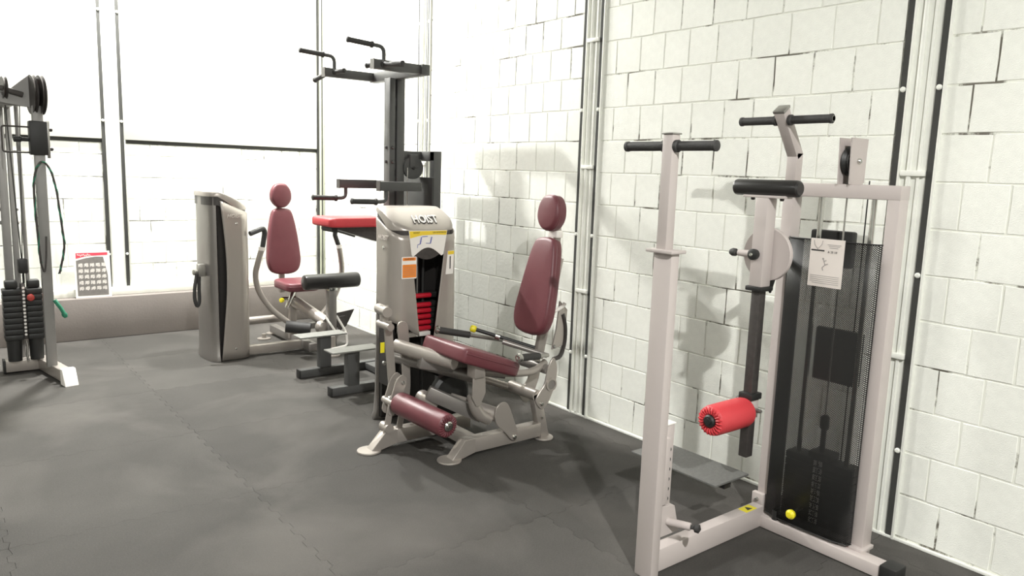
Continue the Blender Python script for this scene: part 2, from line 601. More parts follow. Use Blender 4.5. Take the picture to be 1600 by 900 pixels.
# --- steel columns let into the walls
def column(n, P, z0, z1, hgt_bolts, conduit=True):
    """P(u, d, z): u along the wall from the column centre, d out of the wall"""
    def bx(u0, u1, d0, d1, za, zb, bev=0.0):
        b = B(); c = [P(u, d, z) for u in (u0, u1) for d in (d0, d1) for z in (za, zb)]
        lo = [min(p[i] for p in c) for i in range(3)]; hi = [max(p[i] for p in c) for i in range(3)]
        return b.box(lo[0], hi[0], lo[1], hi[1], lo[2], hi[2], bev)
    h = 0.075
    root = bx(-h, h, -0.02, 0.002, z0, z1).build('trim_%d' % n, 'column_white', kind='structure')
    for s in (-1, 1):
        a, b = sorted((s*h-0.014, s*h+0.014))
        bx(a, b, -0.02, 0.010, z0, z1).build('joint_strip', 'gap_dark', root)
        e0, e1 = sorted((s*h-0.016*1, s*h-0.024))
        if s > 0: bx(h-0.026, h-0.0145, -0.02, 0.016, z0, z1, 0.002).build('edge_bead', 'column_white', root)
        else: bx(-h-0.026, -h-0.0145, -0.02, 0.016, z0, z1, 0.002).build('edge_bead', 'column_white', root)
        for z in hgt_bolts:
            B().lathe(P(s*h, 0.009, z), Vector(P(0, 1, 0))-Vector(P(0, 0, 0)), [(0, 0), (0.012, 0), (0.012, 0.006), (0.007, 0.010), (0, 0.010)], 12).build('bolt', 'column_white', root)
    if conduit:
        B().cyl(P(0.012, 0.008, z0+0.02), P(0.012, 0.008, z1), 0.011, n=10).build('conduit', 'column_white', root)
        bx(-0.035, -0.022, 0.0, 0.010, z0, z1).build('web_rib', 'column_white', root)
        for z in (0.85, 1.66, 2.45):
            bx(-h+0.016, h-0.03, 0.0, 0.022, z-0.012, z+0.012, 0.002).build('strap', 'column_white', root)
    return root
for n, (a, b) in enumerate(COLS):
    c = (a+b)/2
    column(n+2, lambda u, d, z, c=c: (XW-d, c+u, z), 0.0, CEIL, (0.42, 1.22, 2.02, 2.82, 3.4))
c = (CB[0]+CB[1])/2
column(5, lambda u, d, z, c=c: (c-u, YB-0.004-d, z), 0.449, CEIL, (0.75, 1.95, 2.9), conduit=False)
cr = B().box(3.358, 3.374, YB-0.03, YB+0.01, 0.449, CEIL).build('trim_6', 'gap_dark', kind='structure')
B().box(3.376, 3.423, YB-0.055, YB+0.01, 0.449, CEIL, 0.004).build('corner_post', 'corner_green', cr)
B().box(3.39, 3.40, YB-0.062, YB-0.05, 0.449, CEIL).build('corner_seam', 'gap_dark', cr)

# --- the rest of the room, behind and beside the camera
B().box(-4.5, -4.2, -4.2, YB+0.3, -0.25, CEIL).build('wall_left', 'wall_far', kind='structure')
B().box(-4.5, XW+0.3, -4.5, -4.2, -0.25, CEIL).build('wall_front', 'wall_far', kind='structure')
B().box(-4.5, XW+0.3, -4.5, YB+0.3, CEIL, CEIL+0.2).build('ceiling', 'ceiling_white', kind='structure')

# ================================================================== shared gym hardware
def grip(name, pts, r, parent, material='grip_rubber', n=12):
    p = [Vector(q) for q in pts]
    return B().tube(p, r, n).build(name, material, parent)

def cyl_grip(name, p0, p1, r, parent, material='grip_rubber'):
    """foam handle grip with collar and rounded end at p1"""
    p0, p1 = Vector(p0), Vector(p1); L = (p1-p0).length
    return B().lathe(p0, p1-p0, [(0, 0), (r*1.28, 0), (r*1.28, 0.012), (r, 0.016), (r, L-0.018), (r*1.12, L-0.016), (r*1.12, L-0.006), (r*0.6, L), (0, L)], 20).build(name, material, parent)

def bolt(p, axis, r, parent, material='chrome', name='bolt', h=0.012):
    return B().lathe(p, axis, [(0, 0), (r, 0), (r, h*0.6), (r*0.7, h), (0, h)], 12).build(name, material, parent)

def roller(name, p0, p1, r, parent, material, capmat='chrome', ruffle=True):
    """cylindrical foam roller with gathered ends and an end cap"""
    p0, p1 = Vector(p0), Vector(p1); ax = p1-p0; L = ax.length
    o = B().lathe(p0, ax, [(0.0, 0.004), (r*0.45, 0.002), (r*0.8, 0.0), (r*0.95, 0.008), (r, 0.022), (r*1.01, L*0.5), (r, L-0.022), (r*0.95, L-0.008), (r*0.8, L), (r*0.45, L-0.002), (0, L-0.004)], 32).build(name, material, parent)
    d, s, u = frame(ax)
    if ruffle:
        b = B()
        for i in range(22):
            a = 2*PI*i/22
            dirv = s*math.cos(a)+u*math.sin(a)
            b.tube([p0+dirv*r*0.50-d*0.001, p0+dirv*r*0.72-d*0.004, p0+dirv*r*0.90+d*0.003], 0.004, 5)
        b.build('gathered_seam', material, o)
    B().lathe(p0+d*0.004, -ax, [(0, 0), (r*0.42, 0), (r*0.42, 0.010), (r*0.32, 0.016), (r*0.22, 0.016), (r*0.2, 0.022), (0, 0.022)], 20).build('end_cap', capmat, o)
    return o

# ================================================================== WHITE MULTI-HIP MACHINE
def hip_machine():
    r = thing('hip_machine', 'cream white steel multi-hip machine with red roller and perforated black guard', 'gym machine', (2.7, 1.75, 0))
    # front post with telescopic upright and handle bar
    fp = B().box(2.205, 2.252, 1.830, 1.920, 0.0, 1.325, 0.006).build('front_post', 'beige', r)
    B().box(2.185, 2.272, 1.815, 1.945, 1.322, 1.336, 0.004).build('collar', 'beige', fp)
    up = B().box(2.205, 2.250, 1.862, 1.910, 1.33, 1.765, 0.004).build('upright', 'beige', r)
    B().box(2.201, 2.254, 1.858, 1.914, 1.765, 1.771, 0.002).build('cap', 'steel', up)
    hb = B().cyl((2.227, 1.68, 1.722), (2.227, 2.11, 1.722), 0.0125).build('handle_bar', 'steel', r)
    cyl_grip('grip', (2.227, 1.862, 1.722), (2.227, 1.672, 1.722), 0.018, hb)
    cyl_grip('grip', (2.227, 1.910, 1.722), (2.227, 2.115, 1.722), 0.018, hb)
    # base beam towards the weight frame
    bb = B().box(2.252, 3.02, 1.860, 1.918, 0.004, 0.104, 0.006).build('base_beam', 'beige', r)
    B().box(2.885, 2.965, 1.862, 1.908, 0.1035, 0.1055).build('warning_sticker', 'yellow', bb)
    B().prism([(-0.018, -0.013), (0.018, -0.013), (0.0, 0.015)], (2.925, 1.885, 0.1062), X_, Y_, Z_, 0.001).build('warning_mark', 'ink', bb)
    # weight frame
    lp = B().box(3.06, 3.135, 1.875, 1.928, 0.0, 1.60, 0.005).build('rear_post', 'beige', r)
    rp = B().box(3.06, 3.135, 1.408, 1.460, 0.0, 1.60, 0.005).build('rear_post', 'beige', r)
    B().box(3.058, 3.137, 1.407, 1.929, 1.545, 1.604, 0.005).build('top_beam', 'beige', r)
    fb = B().box(3.00, 3.075, 1.30, 1.96, 0.004, 0.060, 0.005).build('foot_beam', 'beige', r)
    B().box(2.992, 3.083, 1.232, 1.302, 0.0, 0.070, 0.006).build('end_cap', 'black', fb)
    B().box(3.04, 3.135, 1.395, 1.46, 0.058, 0.075, 0.003).build('gusset', 'beige', fb)
    bk = B().box(3.035, 3.062, 1.88, 1.94, 0.06, 0.145, 0.004).build('bracket', 'beige', r)
    bolt((3.036, 1.91, 0.115), (-1, 0, 0), 0.010, bk, 'steel')
    # bent upper post with handle bar
    bp = B()
    bp.bar((3.085, 1.90, 1.60), (3.085, 1.90, 1.735), 0.05, 0.05, up=(0, 1, 0))
    bp.bar((3.092, 1.90, 1.715), (2.945, 1.90, 1.915), 0.05, 0.05, up=(0, 1, 0))
    bp = bp.build('bent_post', 'beige', r)
    B().bar((2.953, 1.90, 1.907), (2.946, 1.90, 1.917), 0.054, 0.054, up=(0, 1, 0), bev=0.001).build('cap', 'steel', bp)
    hb = B().cyl((2.972, 1.67, 1.868), (2.972, 2.12, 1.868), 0.0125).build('handle_bar', 'steel', r)
    cyl_grip('grip', (2.972, 1.872, 1.868), (2.972, 1.67, 1.868), 0.018, hb)
    cyl_grip('grip', (2.972, 1.93, 1.868), (2.972, 2.12, 1.868), 0.018, hb)
    # pulley housing on the top beam
    ph = B()
    for y in (1.618, 1.668):
        ph.prism([(-0.055, 0.0), (0.055, 0.0), (0.068, 0.19), (-0.068, 0.19)], (3.10, y, 1.604), X_, Z_, Y_, 0.005)
    ph.box(3.163, 3.169, 1.618, 1.668, 1.61, 1.79)
    ph = ph.build('pulley_housing', 'beige', r)
    B().lathe((3.10, 1.628, 1.70), (0, 1, 0), [(0, 0), (0.062, 0), (0.052, 0.015), (0.062, 0.03), (0, 0.03)], 28).build('pulley', 'black', ph)
    bolt((3.10, 1.6155, 1.70), (0, -1, 0), 0.012, ph)
    # guide rods, cables, stack
    for y in (1.535, 1.765):
        B().cyl((3.11, y, 0.06), (3.11, y, 1.548), 0.0115).build('guide_rod', 'chrome', r)
    B().cyl((3.11, 1.655, 0.5), (3.11, 1.655, 1.62), 0.004, n=8).build('cable', 'steel', r)
    B().cyl((3.18, 1.60, 0.3), (3.18, 1.60, 1.62), 0.003, n=8).build('cable', 'black', r)
    n = 9
    for k in range(n):
        z = 0.085+k*0.0335
        p = B().box(3.075, 3.165, 1.492, 1.808, z, z+0.031, 0.003).build('weight_plate', 'black', r)
        s = B().box(3.0735, 3.076, 1.628, 1.668, z+0.004, z+0.028).build('number_tag', 'paper', p)
        text('number', str(50-5*(k+1)), 0.026, (3.072, 1.648, z+0.0155), (0, -1, 0), Z_, 'ink', p, depth=0.0006, bold=0.0008)
    top = 0.085+n*0.0335
    B().box(3.075, 3.165, 1.60, 1.70, top, top+0.03, 0.004).lathe((3.11, 1.655, top+0.03), Z_, [(0, 0), (0.012, 0), (0.012, 0.10), (0.02, 0.11), (0.02, 0.16), (0.008, 0.17), (0, 0.17)], 14).build('stack_head', 'black', r)
    B().box(3.03, 3.17, 1.50, 1.80, 0.06, 0.083, 0.004).build('stack_cushion', 'tread_grey', r)
    B().cyl((3.02, 1.80, 0.06), (3.02, 1.80, 0.105), 0.014).build('rubber_stop', 'black', r)
    B().box(3.15, 3.19, 1.63, 1.83, 1.24, 1.40, 0.01).build('cam_cover', 'black', r)
    B().box(3.14, 3.17, 1.545, 1.755, 0.73, 0.97, 0.006).build('dark_plate', 'black', r)  # plain dark plate behind the guard, not a working part
    B().box(3.05, 3.054, 1.80, 1.872, 0.075, 1.36).build('side_cover', 'black', r)
    sp = B().cyl((3.075, 1.70, 0.135), (2.985, 1.70, 0.135), 0.005).build('selector_pin', 'steel', r)
    B().lathe((2.995, 1.70, 0.135), (-1, 0, 0), [(0, 0), (0.014, 0), (0.020, 0.008), (0.022, 0.022), (0.014, 0.034), (0, 0.037)], 18).build('pin_knob', 'yellow', sp)
    # perforated guard, bowed slightly forward
    prof = [(3.056, 1.872), (3.030, 1.855), (3.012, 1.80), (3.006, 1.66), (3.010, 1.52), (3.028, 1.462), (3.05, 1.452)]
    g = B(); m = len(prof)
    zz = (0.075, 0.40, 0.75, 1.10, 1.365)
    vs = [(x, y, z) for z in zz for x, y in prof]
    g.add(vs, [(a*m+i, a*m+i+1, (a+1)*m+i+1, (a+1)*m+i) for a in range(len(zz)-1) for i in range(m-1)])
    go = g.build('perforated_guard', 'perforated', r)
    go.modifiers.new('thickness', 'SOLIDIFY').thickness = 0.0012
    for z in (0.075, 1.365):
        B().tube([(x-0.001, y, z) for x, y in prof], 0.003, 6).build('guard_edge', 'black', go)
    # instruction card clipped on the guard
    c = B().box(3.0005, 3.0045, 1.586, 1.737, 1.168, 1.372).build('instruction_card', 'card', r)
    px = 2.9998
    def ink(y0, y1, z0, z1, m='ink'):
        return B().box(px, px+0.0006, y0, y1, z0, z1)
    def strip(y0, y1, z, h, m): ink(y0, y1, z-h/2, z+h/2).build('print', m, c)
    strip(1.672, 1.732, 1.322, 0.006, 'ink')
    for z, a, b in ((1.349, 1.60, 1.66), (1.343, 1.605, 1.655), (1.336, 1.612, 1.65)): strip(a, b, z, 0.0022, 'ink_grey')
    for k in range(5): strip(1.598, 1.727-0.01*(k == 4), 1.215-k*0.008, 0.0018, 'ink_grey')
    text('print', 'A 25 10', 0.013, (px, 1.636, 1.318), (0, -1, 0), Z_, 'ink', c, depth=0.0003)
    lg = B()
    for a, b in (((1.722, 1.364), (1.718, 1.345)), ((1.718, 1.345), (1.705, 1.330)), ((1.682, 1.364), (1.686, 1.347)), ((1.686, 1.347), (1.700, 1.330)), ((1.703, 1.332), (1.703, 1.324))):
        lg.bar((px, a[0], a[1]), (px, b[0], b[1]), 0.0022, 0.001, up=(1, 0, 0), bev=0)
    lg.build('print', 'ink_grey', c)
    fg = B()
    for a, b in (((1.672, 1.284), (1.664, 1.262)), ((1.664, 1.262), (1.676, 1.250)), ((1.664, 1.262), (1.652, 1.268)), ((1.676, 1.250), (1.672, 1.238)), ((1.668, 1.278), (1.659, 1.282))):
        fg.bar((px, a[0], a[1]), (px, b[0], b[1]), 0.003, 0.001, up=(1, 0, 0), bev=0)
    fg.lathe((px, 1.674, 1.288), (-1, 0, 0), [(0, 0), (0.004, 0), (0.004, 0.0006), (0, 0.0006)], 10)
    fg.build('print', 'ink_grey', c)
    # swinging hip arm
    pv = B().cyl((2.80, 1.875, 1.28), (3.06, 1.90, 1.28), 0.022).build('pivot_shaft', 'steel', r)
    ds = B().lathe((2.868, 1.862, 1.292), (1, 0, 0), [(0, 0), (0.113, 0), (0.116, 0.004), (0.116, 0.018), (0.113, 0.022), (0, 0.022)], 40).build('range_disc', 'beige', r)
    B().prism([(0.0, -0.13), (-0.045, -0.115), (-0.03, -0.175)], (2.875, 1.862, 1.302), Y_, Z_, X_, 0.015).build('disc_stop', 'black', ds)
    au = B().box(2.795, 2.865, 1.828, 1.890, 1.155, 1.535, 0.006).build('arm_sleeve', 'beige', r)
    B().box(2.785, 2.875, 1.818, 1.900, 1.138, 1.158, 0.005).build('sleeve_collar', 'black', au)
    hk = B().lathe((2.795, 1.868, 1.295), (-1, 0, 0), [(0, 0), (0.022, 0), (0.024, 0.01), (0.024, 0.022), (0.016, 0.026), (0, 0.026)], 20).build('lock_knob', 'black', au)
    bolt((2.769, 1.868, 1.295), (-1, 0, 0), 0.008, hk, 'chrome')
    pl = B().cyl((2.83, 1.89, 1.29), (2.83, 1.975, 1.29), 0.017, 0.014).build('plunger_sleeve', 'beige', au)
    B().lathe((2.83, 1.97, 1.29), (0, 1, 0), [(0, 0), (0.010, 0), (0.010, 0.015), (0.017, 0.02), (0.018, 0.035), (0.012, 0.048), (0, 0.05)], 16).build('plunger_knob', 'grip_rubber', pl)
    al = B().box(2.806, 2.854, 1.838, 1.880, 0.39, 1.14, 0.004).build('arm_tube', 'tube_dark', r)
    B().box(2.792, 2.868, 1.824, 1.894, 0.655, 0.685, 0.005).build('roller_collar', 'black', al)
    B().box(2.800, 2.860, 1.832, 1.886, 0.57, 0.66, 0.004).build('roller_bracket', 'beige', al)
    bolt((2.83, 1.832, 0.61), (0, -1, 0), 0.010, al, 'steel', 'clamp_screw', 0.035)
    bolt((2.83, 1.886, 0.64), (0, 1, 0), 0.014, al, 'black', 'clamp_knob', 0.04)
    rl = roller('roller', (2.555, 1.86, 0.60), (2.80, 1.86, 0.60), 0.066, r, 'vinyl_red', 'black')
    rl['label'] = 'red vinyl foam roller'
    # hip pad on top of the arm
    hp = B().lathe((2.83, 1.705, 1.577), (0, 1, 0), [(0, 0), (0.026, 0.0), (0.033, 0.006), (0.035, 0.014), (0.035, 0.296), (0.033, 0.304), (0.026, 0.31), (0, 0.31)], 28).build('hip_pad', 'black_gloss', r)
    B().box(2.80, 2.86, 1.755, 1.955, 1.535, 1.546, 0.002).build('pad_plate', 'beige', hp)
    for y in (1.785, 1.925): bolt((2.83, y, 1.536), (0, 0, -1), 0.009, hp, 'tube_dark')
    # adjustable foot platform
    at = B().box(2.300, 2.345, 1.872, 1.917, 0.275, 0.625, 0.004).build('adjuster_tube', 'beige', r)
    for k in range(6):
        B().cyl((2.322, 1.8725, 0.31+k*0.042), (2.322, 1.8705, 0.31+k*0.042), 0.009, n=14).build('adjuster_hole', 'black', at)
    B().box(2.297, 2.348, 1.868, 1.921, 0.625, 0.632, 0.002).build('tube_cap', 'paper', at)
    B().box(2.250, 2.302, 1.85, 1.915, 0.30, 0.58, 0.003).build('tube_mount', 'beige', at)
    br = B()
    br.prism([(0, 0), (0.15, 0.0), (0.115, 0.12), (0.02, 0.14)], (2.25, 1.885, 0.155), X_, Z_, Y_, 0.05, 0.003)
    br = br.build('platform_bracket', 'beige', r)
    pg = B().cyl((2.325, 1.865, 0.215), (2.365, 1.775, 0.215), 0.016).build('plunger_sleeve', 'beige', br)
    B().lathe((2.362, 1.782, 0.215), (0.04, -0.095, 0), [(0, 0), (0.008, 0), (0.008, 0.02), (0.017, 0.026), (0.018, 0.042), (0, 0.05)], 16).build('plunger_knob', 'grip_rubber', pg)
    B().bar((2.315, 1.90, 0.215), (2.80, 2.32, 0.215), 0.05, 0.05).build('platform_arm', 'tube_dark', r)
    pf = B().box(2.715, 2.965, 1.92, 2.43, 0.243, 0.253, 0.002).build('foot_platform', 'tread_grey', r)
    B().bar((2.845, 1.97, 0.20), (2.845, 1.97, 0.243), 0.05, 0.05, up=(0, 1, 0)).build('platform_block', 'black', pf)
    return r
hip_machine()

# ================================================================== SILVER SELECTORIZED MACHINES
def back_outline():
    return smooth_outline([(0.0, 0.0), (0.11, 0.02), (0.152, 0.10), (0.150, 0.22), (0.128, 0.40), (0.092, 0.555), (0.05, 0.59), (-0.05, 0.59), (-0.092, 0.555), (-0.128, 0.40), (-0.150, 0.22), (-0.152, 0.10), (-0.11, 0.02)], 4)
def head_outline():
    return smooth_outline([(0.0, 0.0), (0.055, 0.018), (0.092, 0.075), (0.088, 0.15), (0.05, 0.205), (0.0, 0.215), (-0.05, 0.205), (-0.088, 0.15), (-0.092, 0.075), (-0.055, 0.018)], 4)

def cushion(name, outl, o, ax, ay, n, t, parent, material='vinyl_maroon'):
    p = B().pad(outl, o, ax, ay, n, t, rnd=0.022, dome=0.006).build(name, material, parent, sharp=60)
    o, ax, ay, n = Vector(o), Vector(ax), Vector(ay), Vector(n)
    pts = [o+ax*x*0.985+ay*(y if y else 0.002)+n*(t-0.030) for x, y in outl]
    pts.append(pts[0])
    B().tube(pts, 0.0035, 5, cap=False).build('piping', material, p)
    return p

def tower(r, xf, h=1.37, zb_left=None, zb_right=None, full=False):
    """shrouded weight tower; local frame: front towards -y, width along x"""
    hw, fy, by, rc = 0.232, -0.19, 0.17, 0.095
    nz, nu = 16, 18
    def win(z):                                       # half width of the tapering front window
        return 0.045 + 0.085*max(0, min(1, (z-0.5)/0.72))
    def rear(z):                                      # the side panel's rear edge is curved
        t = z/1.3
        return 0.045 - 0.05*math.sin(PI*t)**1 + 0.03*(1-t) - 0.06*max(0, 0.25-t)
    for s in (-1, 1):
        zb = zb_left if s < 0 else zb_right
        b = B(xf); vs = []
        for iu in range(nu+1):
            u = iu/nu
            top = 1.225 + 0.0*u
            for iz in range(nz+1):
                v = iz/nz
                # plan path: window edge -> corner -> side
                zlow = zb(u) if zb else 0.012
                if u < 0.35: px, py = None, fy
                ztop = 1.212 + (0.10*((u-0.45)/0.55) if u > 0.45 else 0)
                z = zlow + (ztop-zlow)*v
                fl = 0.012*math.sin(PI*min(1, z/1.25))      # slight barrel swell
                W = hw + fl
                x0 = win(z) if not full else 0.05
                if u < 0.35:
                    t = u/0.35; x = x0 + (W-rc-x0)*t; y = fy
                elif u < 0.65:
                    a = PI/2*(u-0.35)/0.30; x = W-rc+rc*math.sin(a); y = fy+rc-rc*math.cos(a)
                else:
                    t = (u-0.65)/0.35; x = W; y = fy+rc + (rear(z)-fy-rc)*t
                vs.append((s*x, y, z))
        m = nz+1
        b.add(vs, [(i*m+k, (i+1)*m+k, (i+1)*m+k+1, i*m+k+1) for i in range(nu) for k in range(nz)])
        o = b.build('shroud_panel', 'silver', r, sharp=60)
        md = o.modifiers.new('thickness', 'SOLIDIFY'); md.thickness = 0.007; md.offset = 0
        bolt_p = xf @ Vector((s*(hw+0.013), fy+rc+0.02, 1.13))
        ax = xf.to_3x3() @ Vector((s, 0, 0))
        bolt(bolt_p, ax, 0.010, o, 'chrome', 'screw', 0.006)
        bolt(xf @ Vector((s*(hw+0.004), fy+rc+0.04, 0.10)) if full else xf @ Vector((s*(hw+0.010), fy+rc+0.04, 0.80)), ax, 0.008, o, 'chrome', 'screw', 0.004)
        sx = xf.to_3x3() @ Vector((0, s, 0)); sz = Vector((0, 0, 1))
        sl = (sx*1.0 + sz*0.0)
        text('lettering', 'HOIST', 0.042, xf @ Vector((s*(hw+0.012), fy+rc+0.035, 1.19)), (sx+sz*(0.30 if s > 0 else -0.30)).normalized() if False else sx*s*s, sz, 'card', o, depth=0.002, shear=0.3, bold=0.0005)
    # back column, rounded, flaring at the floor
    b = B(xf); rings = []
    vs = []
    nn = 20
    for z, k in ((0.0, 1.10), (0.015, 1.12), (0.05, 1.05), (0.20, 1.0), (0.8, 0.97), (h-0.03, 0.95), (h-0.004, 0.94)):
        for i in range(nn+1):
            a = PI*i/nn
            vs.append((math.cos(a)*0.215*k, 0.07 + math.sin(a)**0.7*0.075*k, z))
        vs.append((-0.19*k, 0.055, z)); vs.append((0.19*k, 0.055, z))
    m = nn+3
    fs = [(l*m+i, l*m+(i+1) % m, (l+1)*m+(i+1) % m, (l+1)*m+i) for l in range(6) for i in range(m)]
    fs += [tuple(range(m))[::-1], tuple(range(6*m, 7*m))]
    b.add(vs, fs).build('back_column', 'silver_dark', r, sharp=50)
    # inner frame behind the window
    B(xf).box(-0.20, 0.20, 0.02, 0.06, 0.02, h-0.06).box(-0.205, -0.19, -0.12, 0.05, 0.25, 1.2).box(0.19, 0.205, -0.12, 0.05, 0.25, 1.2).build('inner_frame', 'window_smoke', r)
    for x in (-0.05, 0.05):
        B(xf).cyl((x, -0.05, 0.15), (x, -0.05, 1.22), 0.011).build('guide_rod', 'black', r)
    B(xf).cyl((0.0, -0.065, 0.80), (0.0, -0.065, 1.24), 0.0045, n=8).build('cable', 'steel', r)
    # sloping cap
    b = B(xf); rings = []
    W, rc2 = hw-0.004, 0.12
    plan = []
    for i in range(9):
        a = PI/2*i/8
        plan.append((W-rc2+rc2*math.sin(a), fy-0.006+rc2-rc2*math.cos(a)))
    plan = [(-x, y) for x, y in reversed(plan)] + plan
    plan = [(-W+0.003, 0.06), (-W, 0.0)] + plan + [(W, 0.0), (W-0.003, 0.06)]
    plan = [(-W+0.10, 0.145), (-W+0.03, 0.115)] + plan + [(W-0.03, 0.115), (W-0.10, 0.145)]
    def ztop(y, ins): return h - 0.012*ins - 0.120*max(0, min(1, (0.06-y)/0.25))**1.3
    def zbot(y): return 1.235 + 0.105*max(0, min(1, (y+0.10)/0.15))
    cx, cy = 0.0, 0.0
    vs = []; L = [(0.97, 0), (1.0, 1), (1.0, 2), (0.975, 3), (0.90, 4), (0.6, 5), (0.25, 6)]
    for k, mode in L:
        for x, y in plan:
            px, py = x*k, y*k
            if mode <= 1: z = zbot(py)+0.004*mode
            elif mode == 2: z = max(zbot(py)+0.01, ztop(py, 0)-0.022)
            elif mode == 3: z = ztop(py, 0)-0.006
            else: z = ztop(py, 0)
            vs.append((px, py, z))
    m = len(plan)
    fs = [(l*m+i, l*m+(i+1) % m, (l+1)*m+(i+1) % m, (l+1)*m+i) for l in range(len(L)-1) for i in range(m)]
    fs += [tuple(range(m))[::-1], tuple(range((len(L)-1)*m, len(L)*m))]
    cap = b.add(vs, fs).build('cap', 'silver', r, sharp=40)
    # dark reveal under the cap
    b = B(xf); vs = []
    for z0 in (0, 1):
        for x, y in plan: vs.append((x*0.965, y*0.965, (1.17 if z0 == 0 else 1.245) + 0.105*max(0, min(1, (y+0.10)/0.15))))
    b.add(vs, [(i, (i+1) % m, m+(i+1) % m, m+i) for i in range(m)]).build('cap_reveal', 'tube_dark', r)
    return cap

def stack_plates(r, xf, z0, n, dz, gap=None):
    for k in range(n):
        z = z0+k*dz+(0.022 if gap and k == n-1 else 0)
        p = B(xf).lathe((-0.05, -0.085, z+dz*0.5), (1, 0, 0), [(0, 0), (dz*0.30, 0), (dz*0.42, 0.006), (dz*0.42, 0.134), (dz*0.30, 0.14), (0, 0.14)], 14).build('weight_plate', 'red_plate', r)
        B(xf).box(-0.15, 0.15, -0.07, 0.0, z, z+dz*0.92, 0.003).build('plate_body', 'black', p)

